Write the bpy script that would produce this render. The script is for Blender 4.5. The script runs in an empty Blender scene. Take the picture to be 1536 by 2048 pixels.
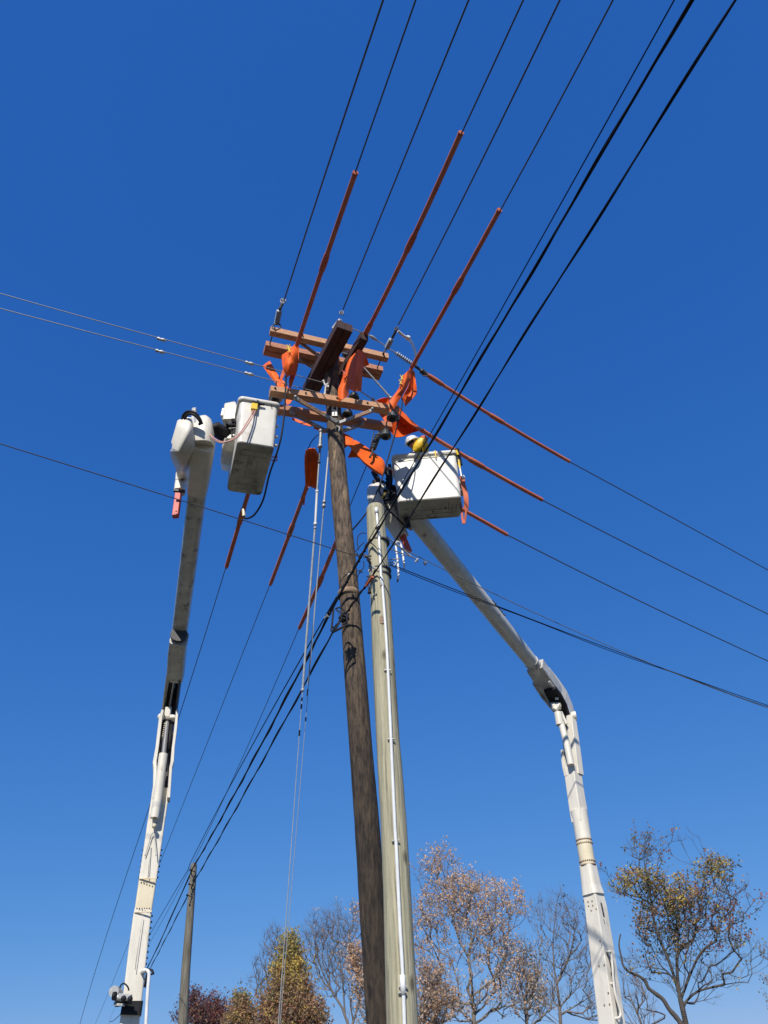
import bpy, bmesh, math, random
import numpy as np
from mathutils import Vector, Matrix
random.seed(11); rng = np.random.default_rng(11)
SC = bpy.context.scene; COL = SC.collection
V = Vector; rad = math.radians

# ------------------------------------------------------------------ camera
FPX, TH, RO = 1540.0, rad(38), rad(3.7)
EYE = V((0, 0, 1.6))
X_, F_, U_ = V((1, 0, 0)), V((0, math.cos(TH), math.sin(TH))), V((0, -math.sin(TH), math.cos(TH)))
right = X_*math.cos(RO) - U_*math.sin(RO); up = X_*math.sin(RO) + U_*math.cos(RO)
cam = bpy.data.cameras.new('camera'); co = bpy.data.objects.new('camera', cam); COL.objects.link(co)
cam.sensor_fit = 'VERTICAL'; cam.sensor_height = 36; cam.lens = 36*FPX/2048; cam.clip_end = 3000; cam.clip_start = .05
M = Matrix.Identity(4)
for i, a in enumerate((right, up, -F_)):
    for j in range(3): M[j][i] = a[j]
M.translation = EYE; co.matrix_world = M; SC.camera = co

# ------------------------------------------------------------------ sky and sun
SUN_AZ, SUN_EL = rad(189), rad(40)        # compass azimuth (clockwise from +Y)
sdir = V((math.sin(SUN_AZ)*math.cos(SUN_EL), math.cos(SUN_AZ)*math.cos(SUN_EL), math.sin(SUN_EL)))
W = bpy.data.worlds.new('World'); SC.world = W; W.use_nodes = True
nt = W.node_tree; bg = nt.nodes['Background']
sky = nt.nodes.new('ShaderNodeTexSky'); sky.sky_type = 'NISHITA'; sky.sun_disc = False
sky.sun_elevation = SUN_EL; sky.sun_rotation = SUN_AZ; sky.altitude = 0; sky.air_density = 1.0; sky.dust_density = 0.0; sky.ozone_density = 6.0
# deep late-autumn blue: each channel of the sky gets its own contrast and level
sp_ = nt.nodes.new('ShaderNodeSeparateColor'); cb_ = nt.nodes.new('ShaderNodeCombineColor'); nt.links.new(sky.outputs[0], sp_.inputs[0])
for i_, (g_, a_) in enumerate(((1.08, .523), (.66, 1.40), (.38, 3.95))):
    p_ = nt.nodes.new('ShaderNodeMath'); p_.operation = 'POWER'; p_.inputs[1].default_value = g_; nt.links.new(sp_.outputs[i_], p_.inputs[0])
    q_ = nt.nodes.new('ShaderNodeMath'); q_.operation = 'MULTIPLY'; q_.inputs[1].default_value = a_; nt.links.new(p_.outputs[0], q_.inputs[0]); nt.links.new(q_.outputs[0], cb_.inputs[i_])
nt.links.new(cb_.outputs[0], bg.inputs[0]); bg.inputs[1].default_value = 0.084
sl = bpy.data.lights.new('sun', 'SUN'); sl.energy = 5.0; sl.angle = rad(.53); sl.color = (1, .95, .87)
so = bpy.data.objects.new('sun', sl); COL.objects.link(so); so.rotation_euler = sdir.to_track_quat('Z', 'Y').to_euler(); so.location = (0, -20, 40)
SC.view_settings.view_transform = 'Standard'; SC.view_settings.look = 'None'; SC.view_settings.exposure = 0.0; SC.view_settings.gamma = 1
SC.cycles.max_bounces = 6

# ------------------------------------------------------------------ where a sight line meets the place
def ray(x, y):
    dx = x-768; dy = y-1024
    u = dx*math.cos(RO)-dy*math.sin(RO); v = dx*math.sin(RO)+dy*math.cos(RO)
    return V((u, FPX*math.cos(TH)+v*math.sin(TH), FPX*math.sin(TH)-v*math.cos(TH)))
def at(x, y, D): d = ray(x, y); return EYE+d*(D/d.y)
def onz(x, y, z): d = ray(x, y); return EYE+d*((z-EYE.z)/d.z)
def onvp(x, y, P, az):
    a = rad(az); n = V((math.cos(a), -math.sin(a), 0)); d = ray(x, y)
    return EYE+d*((P-EYE).dot(n)/d.dot(n))
def pm(px, P): return px*(P-EYE).dot(F_)/FPX        # source pixels -> metres at P
def Z(ox, oy, s): return lambda x, y: (ox+x/s, oy+y/s)
z1 = Z(500, 560, 4.042); z2 = Z(560, 780, 3.84); zL = Z(320, 760, 5.486); z5 = Z(520, 640, 8.533); z6 = Z(660, 640, 6.4)
z7 = Z(720, 780, 8.533); z8 = Z(760, 850, 7.68); zh = Z(590, 850, 9.755); zb = Z(690, 930, 10.97); zp = Z(620, 1080, 6.4)

# ------------------------------------------------------------------ materials
def mat(name, c1, c2=None, scale=8, stretch=(1, 1, 1), rot=0, rough=.6, metal=0, bump=.0, lo=.35, hi=.65, c3=None, s3=1.0, t3=.6, detail=6, spec=.5, zdark=None, knots=None):
    m = bpy.data.materials.new(name); m.use_nodes = True; n = m.node_tree; b = n.nodes['Principled BSDF']
    b.inputs['Roughness'].default_value = rough; b.inputs['Metallic'].default_value = metal
    b.inputs['Specular IOR Level'].default_value = spec
    if c2 is None: c2 = tuple(max(0, v*.8) for v in c1)
    tc = n.nodes.new('ShaderNodeTexCoord'); mp = n.nodes.new('ShaderNodeMapping'); mp.inputs['Scale'].default_value = stretch; mp.inputs['Rotation'].default_value = (0, 0, rot)
    n.links.new(tc.outputs['Object'], mp.inputs[0])
    nz = n.nodes.new('ShaderNodeTexNoise'); nz.inputs['Scale'].default_value = scale; nz.inputs['Detail'].default_value = detail; nz.inputs['Roughness'].default_value = .65
    n.links.new(mp.outputs[0], nz.inputs['Vector'])
    cr = n.nodes.new('ShaderNodeValToRGB'); cr.color_ramp.elements[0].position = lo; cr.color_ramp.elements[1].position = hi
    cr.color_ramp.elements[0].color = (*c1, 1); cr.color_ramp.elements[1].color = (*c2, 1)
    n.links.new(nz.outputs[0], cr.inputs[0]); out = cr.outputs[0]
    if c3:
        n3 = n.nodes.new('ShaderNodeTexNoise'); n3.inputs['Scale'].default_value = s3; n3.inputs['Detail'].default_value = 5; n3.inputs['Roughness'].default_value = .7
        n.links.new(mp.outputs[0], n3.inputs['Vector'])
        r3 = n.nodes.new('ShaderNodeValToRGB'); r3.color_ramp.elements[0].position = t3-.05; r3.color_ramp.elements[1].position = t3+.08
        n.links.new(n3.outputs[0], r3.inputs[0])
        mx = n.nodes.new('ShaderNodeMix'); mx.data_type = 'RGBA'; n.links.new(r3.outputs[0], mx.inputs[0]); n.links.new(out, mx.inputs[6]); mx.inputs[7].default_value = (*c3, 1); out = mx.outputs[2]
    if knots:   # scattered knots and nicks
        m2 = n.nodes.new('ShaderNodeMapping'); m2.inputs['Scale'].default_value = (3.2, 3.2, 1.5); n.links.new(tc.outputs['Object'], m2.inputs[0])
        vo = n.nodes.new('ShaderNodeTexVoronoi'); vo.inputs['Scale'].default_value = knots; n.links.new(m2.outputs[0], vo.inputs['Vector'])
        rk = n.nodes.new('ShaderNodeValToRGB'); rk.color_ramp.elements[0].position = .06; rk.color_ramp.elements[1].position = .16; rk.color_ramp.elements[0].color = (.22, .2, .18, 1); rk.color_ramp.elements[1].color = (1, 1, 1, 1)
        n.links.new(vo.outputs['Distance'], rk.inputs[0]); mk = n.nodes.new('ShaderNodeMix'); mk.data_type = 'RGBA'; mk.blend_type = 'MULTIPLY'; mk.inputs[0].default_value = .85
        n.links.new(out, mk.inputs[6]); n.links.new(rk.outputs[0], mk.inputs[7]); out = mk.outputs[2]
    if zdark:   # creosote bleeding down the lower pole
        sx = n.nodes.new('ShaderNodeSeparateXYZ'); n.links.new(tc.outputs['Object'], sx.inputs[0]); mr = n.nodes.new('ShaderNodeMapRange'); mr.interpolation_type = 'SMOOTHSTEP'
        mr.inputs[1].default_value = zdark[0]; mr.inputs[2].default_value = zdark[1]; mr.inputs[3].default_value = zdark[2]; mr.inputs[4].default_value = 1
        n.links.new(sx.outputs[2], mr.inputs[0]); mm = n.nodes.new('ShaderNodeMix'); mm.data_type = 'RGBA'; mm.blend_type = 'MULTIPLY'; mm.inputs[0].default_value = 1
        n.links.new(out, mm.inputs[6]); n.links.new(mr.outputs[0], mm.inputs[7]); out = mm.outputs[2]
    n.links.new(out, b.inputs['Base Color'])
    if bump:
        bp = n.nodes.new('ShaderNodeBump'); bp.inputs['Strength'].default_value = bump; bp.inputs['Distance'].default_value = .02
        n.links.new(nz.outputs[0], bp.inputs['Height']); n.links.new(bp.outputs[0], b.inputs['Normal'])
    return m
AZW = rad(-20.6)
MT = dict(
 oldpole=mat('creosoted wood', (.024, .017, .013), (.23, .16, .1), 4.0, (7, 7, 1.3), 0, .85, 0, .9, .36, .72, (.32, .22, .12), .9, .62, detail=12, zdark=(4.0, 8.8, .3), knots=1.3),
 newpole=mat('green treated wood', (.47, .425, .285), (.28, .265, .175), 4.2, (8, 8, .3), 0, .85, 0, .9, .36, .64, (.13, .11, .075), 2.0, .6, detail=12, knots=1.0),
 farpole=mat('weathered grey wood', (.08, .07, .05), (.22, .2, .155), 4, (6, 6, .4), 0, .85, 0, .5),
 armA=mat('pale crossarm wood', (.66, .38, .2), (.42, .2, .11), 6, (1.2, 7, 7), rad(-20), .75, 0, .5, .3, .72, (.2, .09, .045), 1.3, .66),
 armB=mat('reddish crossarm wood', (.58, .26, .14), (.34, .14, .08), 6, (1.2, 7, 7), rad(-20), .75, 0, .5, .3, .72, (.16, .07, .04), 1.3, .66),
 buck=mat('dark crossarm wood', (.075, .034, .028), (.04, .02, .018), 5, (7, 1.2, 7), rad(-30), .8, 0, .4),
 brace=mat('brace wood', (.42, .25, .15), (.25, .14, .09), 10, (1, 1, 1), 0, .7, 0, .3),
 orange=mat('orange rubber', (.92, .165, .018), (.74, .1, .012), 2.2, rough=.6, spec=.22, bump=.5, c3=(.42, .09, .03), s3=3.2, t3=.6),
 hose=mat('line hose rubber', (.66, .2, .1), (.48, .12, .065), 1.5, rough=.65, spec=.1),
 white=mat('white painted steel', (.76, .71, .6), (.63, .58, .48), 2.2, (2.4, 2.4, .7), rough=.42, bump=.05, lo=.38, hi=.72, c3=(.42, .36, .27), s3=1.8, t3=.67),
 cream=mat('cream fibreglass', (.76, .67, .47), (.66, .56, .38), 2.5, rough=.35, c3=(.5, .4, .26), s3=4, t3=.7),
 fibre=mat('boom fibreglass', (.62, .6, .53), (.42, .40, .35), 2.0, (2, 2, 2), rough=.4, bump=.1, lo=.35, hi=.7, c3=(.16, .14, .12), s3=3.0, t3=.6),  # darker of two boom tones; the left boom's shade is partly in this colour
 fibrelit=mat('sunlit boom fibreglass', (.74, .71, .63), (.6, .57, .49), 2.0, (2, 2, 2), rough=.38, bump=.08, lo=.35, hi=.7, c3=(.25, .22, .18), s3=3.0, t3=.64),  # lighter copy of the boom fibreglass, sunlight on the right boom painted in
 bucket=mat('bucket fibreglass', (.78, .745, .66), (.66, .62, .53), 2.4, rough=.45, bump=.12, lo=.4, hi=.7, c3=(.5, .42, .33), s3=2.6, t3=.64),
 bucketunder=mat('scuffed bucket base', (.55, .52, .42), (.36, .34, .28), 3, rough=.7, bump=.3, c3=(.08, .075, .06), s3=4, t3=.6),
 black=mat('black rubber', (.010, .010, .012), (.016, .016, .02), 10, rough=.6, spec=.25),
 cable=mat('black cable', (.008, .008, .012), (.013, .013, .017), 20, rough=.6, spec=.25),
 wire=mat('bare conductor', (.10, .10, .10), (.06, .06, .065), 40, rough=.45, metal=.3),
 strand=mat('galvanised strand', (.26, .26, .26), (.17, .17, .17), 60, rough=.55, metal=.3),
 steel=mat('galvanised steel', (.48, .48, .46), (.3, .3, .29), 20, rough=.5, metal=.35),
 dsteel=mat('dark steel', (.05, .05, .055), (.09, .085, .08), 20, rough=.55, metal=.3, spec=.3),
 pvc=mat('white plastic pipe', (.78, .78, .76), (.66, .66, .63), 6, rough=.3, bump=.02),
 poly=mat('grey polymer', (.42, .45, .47), (.3, .32, .34), 20, rough=.4),
 porc=mat('grey porcelain', (.085, .095, .1), (.05, .056, .06), 10, rough=.45, spec=.3),
 red=mat('red fibreglass', (.62, .09, .06), (.5, .07, .05), 6, rough=.4),
 yellow=mat('yellow rubber', (.86, .6, .03), (.74, .48, .02), 6, rough=.45, bump=.1),
 helmet=mat('white helmet', (.8, .8, .78), (.72, .72, .7), 6, rough=.2),
 skin=mat('skin', (.56, .32, .22), (.48, .26, .18), 20, rough=.55),
 shirt=mat('dark work shirt', (.03, .035, .05), (.05, .055, .07), 20, rough=.8),
 tagw=mat('white tag', (.8, .8, .76), (.7, .7, .66), 30, rough=.4),
 rustring=mat('weathered ring', (.36, .26, .17), (.22, .14, .09), 14, rough=.8, bump=.3),
 pink=mat('pink hose', (.62, .33, .26), (.5, .25, .2), 10, rough=.5),
 bark=mat('bark', (.13, .105, .085), (.24, .2, .165), 14, rough=.9, bump=.5),
 darkbark=mat('dark bark', (.055, .045, .038), (.1, .085, .07), 14, rough=.9, bump=.5),
 twig=mat('twigs', (.13, .105, .09), (.2, .165, .14), 14, rough=.9),
 vine=mat('reddish twigs', (.12, .085, .07), (.2, .14, .12), 14, rough=.9),
 truck=mat('white truck paint', (.75, .74, .7), (.68, .66, .6), 3, rough=.3),
 grass=mat('grass', (.022, .028, .01), (.045, .04, .018), .6, rough=.95, bump=.6, c3=(.05, .036, .018), s3=.2, t3=.55),
 tarmac=mat('tarmac', (.045, .045, .048), (.07, .07, .07), 30, rough=.9, bump=.3),
)
def leafmat(name, c):
    m = mat(name, c, tuple(v*.72 for v in c), 1.5, rough=.6)
    n = m.node_tree; b = n.nodes['Principled BSDF']; tr = n.nodes.new('ShaderNodeBsdfTranslucent'); mx = n.nodes.new('ShaderNodeMixShader'); mx.inputs[0].default_value = .5
    src = b.inputs['Base Color'].links[0].from_socket; n.links.new(src, tr.inputs[0])
    n.links.new(b.outputs[0], mx.inputs[1]); n.links.new(tr.outputs[0], mx.inputs[2]); n.links.new(mx.outputs[0], n.nodes['Material Output'].inputs[0]); return m
LM = dict(tan=leafmat('tan leaf', (.9, .6, .37)), pale=leafmat('pale leaf', (.95, .75, .56)), rust=leafmat('rust leaf', (.52, .23, .13)), gold=leafmat('gold leaf', (.78, .6, .16)),
 olive=leafmat('olive leaf', (.38, .35, .12)), green=leafmat('green leaf', (.14, .18, .06)), maroon=leafmat('red leaf', (.2, .06, .065)), brown=leafmat('brown leaf', (.55, .35, .2)), dark=leafmat('dark leaf', (.09, .1, .05)), coral=leafmat('coral leaf', (.5, .2, .14)))

# ------------------------------------------------------------------ mesh builder
class MB:
    def __init__(s): s.v = []; s.f = []; s.sm = []; s.mi = []
    def add(s, vs, fs, smooth=False, mi=0):
        o = len(s.v); s.v += [V(p) for p in vs]
        for f in fs: s.f.append(tuple(i+o for i in f)); s.sm.append(smooth); s.mi.append(mi)
    def loft(s, P, w, h=None, front=V((0, -1, 0)), n=2.0, seg=None, smooth=None, mi=0, cap=True):
        P = [V(p) for p in P]; N = len(P)
        if not hasattr(w, '__len__'): w = [w]*N
        if h is None: h = w
        if not hasattr(h, '__len__'): h = [h]*N
        seg = seg or (12 if n < 3 else 20)
        if smooth is None: smooth = n < 3
        vs = []; fs = []
        for i, p in enumerate(P):
            t = (P[min(i+1, N-1)]-P[max(i-1, 0)]).normalized()
            fn = (front-t*front.dot(t))
            if fn.length < 1e-3: fn = t.orthogonal()
            fn.normalize(); sd = t.cross(fn)
            for k in range(seg):
                a = 2*math.pi*(k+.5)/seg; c, q = math.cos(a), math.sin(a)
                if n > 2: c = math.copysign(abs(c)**(2/n), c); q = math.copysign(abs(q)**(2/n), q)
                vs.append(p+sd*(w[i]/2*c)+fn*(h[i]/2*q))
        for i in range(N-1):
            for k in range(seg):
                a = i*seg+k; b = i*seg+(k+1) % seg; fs.append((a, b, b+seg, a+seg))
        s.add(vs, fs, smooth, mi)
        if cap:
            s.add([vs[k] for k in range(seg)], [tuple(range(seg))[::-1]], False, mi)
            s.add([vs[(N-1)*seg+k] for k in range(seg)], [tuple(range(seg))], False, mi)
        return s
    def tube(s, P, r, seg=8, cap=True, smooth=True, mi=0):
        P = [V(p) for p in P]; N = len(P)
        if not hasattr(r, '__len__'): r = [r]*N
        t0 = (P[1]-P[0]).normalized(); nrm = t0.orthogonal().normalized(); vs = []; fs = []
        for i, p in enumerate(P):
            t = (P[min(i+1, N-1)]-P[max(i-1, 0)])
            if t.length < 1e-9: t = t0.copy()
            t.normalize()
            nrm = nrm-t*nrm.dot(t)
            if nrm.length < 1e-4: nrm = t.orthogonal()
            nrm.normalize(); b = t.cross(nrm)
            for k in range(seg):
                a = 2*math.pi*k/seg; vs.append(p+(nrm*math.cos(a)+b*math.sin(a))*r[i])
        for i in range(N-1):
            for k in range(seg):
                a = i*seg+k; b = i*seg+(k+1) % seg; fs.append((a, b, b+seg, a+seg))
        s.add(vs, fs, smooth, mi)
        if cap: s.add([vs[k] for k in range(seg)], [tuple(range(seg))[::-1]], False, mi); s.add([vs[(N-1)*seg+k] for k in range(seg)], [tuple(range(seg))], False, mi)
        return s
    def beam(s, a, b, w, h, front=V((0, -1, 0)), c=.12, mi=0):
        a = V(a); b = V(b); t = (b-a).normalized(); fn = (front-t*front.dot(t)).normalized(); sd = t.cross(fn); q = min(w, h)*c
        sec = [(w/2, h/2-q), (w/2-q, h/2), (-w/2+q, h/2), (-w/2, h/2-q), (-w/2, -h/2+q), (-w/2+q, -h/2), (w/2-q, -h/2), (w/2, -h/2+q)]
        vs = [p+sd*x+fn*y for p in (a, b) for x, y in sec]
        fs = [(k, (k+1) % 8, 8+(k+1) % 8, 8+k) for k in range(8)]+[tuple(range(8))[::-1], tuple(range(8, 16))]
        s.add(vs, fs, False, mi); return s
    def lathe(s, a, b, prof, seg=14, mi=0):      # prof: (fraction along, radius)
        a = V(a); b = V(b); s.tube([a+(b-a)*t for t, r in prof], [r for t, r in prof], seg, True, True, mi); return s
    def ball(s, c, r, n=10, sc=(1, 1, 1), mi=0):
        c = V(c); vs = []; fs = []
        for i in range(n+1):
            th = math.pi*i/n
            for k in range(n*2): ph = math.pi*k/n; vs.append(c+V((math.sin(th)*math.cos(ph)*sc[0], math.sin(th)*math.sin(ph)*sc[1], math.cos(th)*sc[2]))*r)
        for i in range(n):
            for k in range(n*2): a = i*2*n+k; b = i*2*n+(k+1) % (2*n); fs.append((a, a+2*n, b+2*n, b))
        s.add(vs, fs, True, mi); return s
    def patch(s, grid, th=.006, sub=8, mi=0):     # grid of points -> smooth sheet with thickness
        G = np.array([[list(p) for p in row] for row in grid], float)
        def cr(A, k):
            n = len(A)
            if n == 2: return np.array([A[0]*(1-t)+A[1]*t for t in np.linspace(0, 1, k+1)])
            out = []
            for i in range(n-1):
                p0 = A[i-1] if i else 2*A[0]-A[1]; p3 = A[i+2] if i+2 < n else 2*A[-1]-A[-2]; p1, p2 = A[i], A[i+1]
                for j in range(k):
                    t = j/k; out.append(.5*((2*p1)+(-p0+p2)*t+(2*p0-5*p1+4*p2-p3)*t*t+(-p0+3*p1-3*p2+p3)*t**3))
            out.append(A[-1]); return np.array(out)
        G = cr(G, sub); G = np.swapaxes(cr(np.swapaxes(G, 0, 1), sub), 0, 1); R, Cn = G.shape[:2]
        du = np.gradient(G, axis=0); dv = np.gradient(G, axis=1); nn = np.cross(du, dv); nn /= (np.linalg.norm(nn, axis=2, keepdims=True)+1e-9)
        vs = [V(G[i, j]+nn[i, j]*th/2) for i in range(R) for j in range(Cn)]+[V(G[i, j]-nn[i, j]*th/2) for i in range(R) for j in range(Cn)]; K = R*Cn; fs = []
        for i in range(R-1):
            for j in range(Cn-1): a = i*Cn+j; fs.append((a, a+1, a+Cn+1, a+Cn)); fs.append((K+a, K+a+Cn, K+a+Cn+1, K+a+1))
        s.add(vs, fs, True, mi)
        bd = [(0, j) for j in range(Cn)]+[(i, Cn-1) for i in range(1, R)]+[(R-1, j) for j in range(Cn-2, -1, -1)]+[(i, 0) for i in range(R-2, 0, -1)]; n = len(bd)
        ev = [vs[i*Cn+j] for i, j in bd]+[vs[K+i*Cn+j] for i, j in bd]; s.add(ev, [(k, n+k, n+(k+1) % n, (k+1) % n) for k in range(n)], False, mi); return s
    def obj(s, name, m, base=V((0, 0, 0)), parent=None):
        me = bpy.data.meshes.new(name); me.from_pydata([tuple(p-base) for p in s.v], [], s.f)
        for k in (m if isinstance(m, (list, tuple)) else [m]): me.materials.append(MT[k] if k in MT else LM[k])
        me.polygons.foreach_set('use_smooth', s.sm); me.polygons.foreach_set('material_index', s.mi); me.update()
        o = bpy.data.objects.new(name, me); COL.objects.link(o)
        if parent: o.parent = parent
        else: o.location = base
        return o
def tagit(o, label, cat, group=None):
    o['label'] = label; o['category'] = cat
    if group: o['group'] = group
    return o
class Thing:
    def __init__(s, name, label, cat, base, group=None):
        s.b = V(base); s.o = bpy.data.objects.new(name, None); COL.objects.link(s.o); s.o.location = s.b; s.o.empty_display_size = .3; tagit(s.o, label, cat, group)
    def part(s, name, mb, m, parent=None, label=None, split=False):
        if split or name in ('rivet', 'bolt', 'spacer_rod', 'rib', 'weld', 'bolt_hole', 'brace_end', 'seam', 'hydraulic_hose', 'coupling', 'bolt_set', 'shackle', 'spacer_rod', 'frame_bar'):
            # every separate piece becomes a part of its own
            n = len(mb.v); comp = list(range(n))
            def fd(i):
                while comp[i] != i: comp[i] = comp[comp[i]]; i = comp[i]
                return i
            for f in mb.f:
                for k in f[1:]: comp[fd(k)] = fd(f[0])
            key = {}
            for i, p in enumerate(mb.v): # caps are separate vertex sets at the same place
                q = (round(p.x, 5), round(p.y, 5), round(p.z, 5))
                if q in key: comp[fd(i)] = fd(key[q])
                else: key[q] = i
            G = {}
            for fi, f in enumerate(mb.f): G.setdefault(fd(f[0]), []).append(fi)
            if len(G) > 1:
                for fl in G.values():
                    m2 = MB()
                    for fi in fl: f = mb.f[fi]; m2.add([mb.v[k] for k in f], [tuple(range(len(f)))], mb.sm[fi], mb.mi[fi])
                    # weld again so smooth shading holds
                    kk = {}; vs = []; remap = []
                    for p in m2.v:
                        q = (round(p.x, 6), round(p.y, 6), round(p.z, 6))
                        if q not in kk: kk[q] = len(vs); vs.append(p)
                        remap.append(kk[q])
                    m2.v = vs; m2.f = [tuple(remap[k] for k in f) for f in m2.f]; o = m2.obj(name, m, s.b, parent or s.o)
                    if label: o['label'] = label
                return o
        o = mb.obj(name, m, s.b, parent or s.o)
        if label: o['label'] = label
        return o
def single(name, mb, m, label, cat, base=None, group=None):
    base = V(base) if base is not None else mb.v[0].copy()
    return tagit(mb.obj(name, m, base), label, cat, group)
def smooth(P, k=6):
    P = [V(p) for p in P]; out = []
    for i in range(len(P)-1):
        p1, p2 = P[i], P[i+1]; p0 = P[i-1] if i else p1*2-p2; p3 = P[i+2] if i+2 < len(P) else p2*2-p1
        for j in range(k):
            t = j/k; out.append(.5*((2*p1)+(-p0+p2)*t+(2*p0-5*p1+4*p2-p3)*t*t+(-p0+3*p1-3*p2+p3)*t**3))
    out.append(P[-1]); return out

# ------------------------------------------------------------------ ground
g = MB(); n = 40; S = 1500
vs = []; 
for i in range(n+1):
    for j in range(n+1):
        x = (i/n-.5)*2; y = (j/n-.5)*2; vs.append(V((x*abs(x)*S, y*abs(y)*S, 0)))
g.add(vs, [(i*(n+1)+j, (i+1)*(n+1)+j, (i+1)*(n+1)+j+1, i*(n+1)+j+1) for i in range(n) for j in range(n)])
o = g.obj('ground', 'grass'); o['kind'] = 'structure'
r_ = MB(); a = V((math.sin(AZW), math.cos(AZW), 0)); b = V((a.y, -a.x, 0)); c = b*3.2-a*0+V((3.2, 0, .004))
r_.add([c-a*150-b*3.5, c+a*300-b*3.5, c+a*300+b*3.5, c-a*150+b*3.5], [(0, 3, 2, 1)])
o = r_.obj('road', 'tarmac'); o['kind'] = 'structure'

# ------------------------------------------------------------------ poles
ARM = V((math.cos(AZW), -math.sin(AZW), 0)); WD = V((math.sin(AZW), math.cos(AZW), 0))   # arm direction, wire direction (away)
def shaft(mb, pts, D, seg=20, top_chamfer=True):
    P = []; Rr = []
    for x, y, w in pts:
        p = at(x, y, D) if not isinstance(D, (list, tuple)) else at(x, y, D[len(P)]); P.append(p); Rr.append(pm(w, p)/2)
    a = P[-1]; k = (P[-2]-a).normalized(); gz = a.z+.3; P.append(a-k*(gz/k.z)); Rr.append(Rr[-1]*1.04)
    Q = [P[0]]; q = [Rr[0]*.86]; Q.append(P[0]-V((0, 0, .05))); q.append(Rr[0])
    for i in range(len(P)-1):
        m = 6
        for j in range(1, m+1):
            t = j/m; Q.append(P[i].lerp(P[i+1], t)); q.append((Rr[i]*(1-t)+Rr[i+1]*t)*(1+random.uniform(-.012, .012)))
    mb.tube(Q, q, seg); return P, Rr
OLD = [(661, 692, 27), (664, 770, 29), (673, 900, 33), (681, 1000, 36), (691, 1100, 38), (699, 1190, 40), (707, 1300, 43), (722, 1500, 47), (733.5, 1640, 50), (744, 1800, 53), (760, 2048, 55)]
mb = MB(); oldP, oldR = shaft(mb, OLD, 10.15)
pole = Thing('utility_pole', 'tall dark creosoted wooden pole carrying the wooden crossarms and orange blankets', 'utility pole', (oldP[-1].x, oldP[-1].y, 0))
pole.part('shaft', mb, 'oldpole')
PT = at(664, 700, 10.15)          # pole centre near the arms
def bolt(mb, p, d, L=.05, r=.018): mb.tube([p, p+d*L], r, 6)
def arm(px0, px1, off, m, hh=.19, ww=.15, lab=None):
    P0 = PT+WD*off
    a = onvp(*px0, P0, 90-20.6); b = onvp(*px1, P0, 90-20.6)
    zm = (a.z+b.z)/2; 
    mb = MB()
    if ww > .2: mb.beam(a-WD*ww*.26, b-WD*ww*.26, hh, ww*.47, -WD, .05); mb.beam(a+WD*ww*.26, b+WD*ww*.26, hh, ww*.47, -WD, .05)
    else: mb.beam(a, b, hh, ww, -WD, .05)
    return pole.part('crossarm', mb, m, label=lab), a, b
A1, a1, b1 = arm((540, 662), (775, 716), -.23, 'armA', .145, .13, 'pale near-side crossarm of the upper pair')
A2, a2, b2 = arm((529, 696), (762, 747), .25, 'armB', .14, .28, 'reddish far-side crossarm of the upper pair')
A3, a3, b3 = arm((540, 782), (796, 822), -.24, 'armA', .14, .16, 'near-side crossarm of the lower pair')
A4, a4, b4 = arm((555, 819), (781, 855), .25, 'armB', .13, .17, 'reddish far-side crossarm of the lower pair')
def alongarm(a, b, t): return a.lerp(b, t)
# bolts, spacer rods between each pair of arms
for (A, a, b, a_, b_) in ((A1, a1, b1, a2, b2), (A3, a3, b3, a4, b4)):
    mb = MB()
    for t in (.03, .95): mb.tube([a.lerp(b, t)-WD*.12, a_.lerp(b_, t)+WD*.16], .012, 6)
    for t in (.03, .26, .5, .74, .95): bolt(mb, a.lerp(b, t)-WD*.06, -WD, .045, .018)
    pole.part('spacer_rod', mb, 'dsteel', A)
# buck arms (at right angles): two beams left of the pole top, one right of it
def buck(px0, px1, z, ww, hh, dbl=True, lab=None):
    a = onz(*px0, z); b = onz(*px1, z); d = (b-a).normalized(); s = V((d.y, -d.x, 0)); mb = MB()
    if dbl:
        mb.beam(a-s*ww*.26, b-s*ww*.26, ww*.5, hh, V((0, 0, 1)), .05); mb.beam(a+s*ww*.26, b+s*ww*.26, ww*.5, hh, V((0, 0, 1)), .05)
    else: mb.beam(a, b, ww, hh, V((0, 0, 1)), .05)
    return pole.part('crossarm', mb, 'buck', label=lab), a, b
B1, c1, d1 = buck((690, 652), (620, 782), 13.08, .30, .2, True, 'dark doubled crossarm set at an angle left of the pole top')
B2, c2, d2 = buck((729, 672), (676, 762), 13.08, .15, .2, False, 'dark single crossarm set at an angle right of the pole top')
# braces
def brace(p, q, D0, D1, w=.07, m='brace', tip=True, par=None):
    a = at(*p, D0); b = at(*q, D1); mb = MB(); mb.beam(a, b, w, .045, V((0, -1, -.3)), .15); o = pole.part('brace', mb, m, par)
    mb = MB()
    for e, f in ((a, b), (b, a)):
        d = (f-e).normalized(); mb.beam(e-d*.02, e+d*(.30 if (tip and e is b) else .06), w*.85, .06, V((0, -1, -.3)), .1); mb.ball(e-V((0, .045, 0)), .028, 5)
    pole.part('brace_end', mb, 'steel', par)
D3 = a3.y; 
brace(z1(370, 958), z1(712, 1158), 9.45, 9.93); brace(z1(990, 1055), z1(712, 1160), 9.95, 9.93)
brace(z1(335, 1072), z1(618, 1222), 9.95, 10.3); brace(z1(905, 1165), z1(745, 1222), 10.55, 10.4)
brace(z1(385, 490), z1(552, 612), 9.75, 10.0, .06, tip=False); brace(z1(400, 640), z1(508, 708), 10.2, 10.35, .06, tip=False)
brace(z1(690, 560), z1(625, 880), 9.9, 9.95, .06, 'buck', tip=False)
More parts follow.
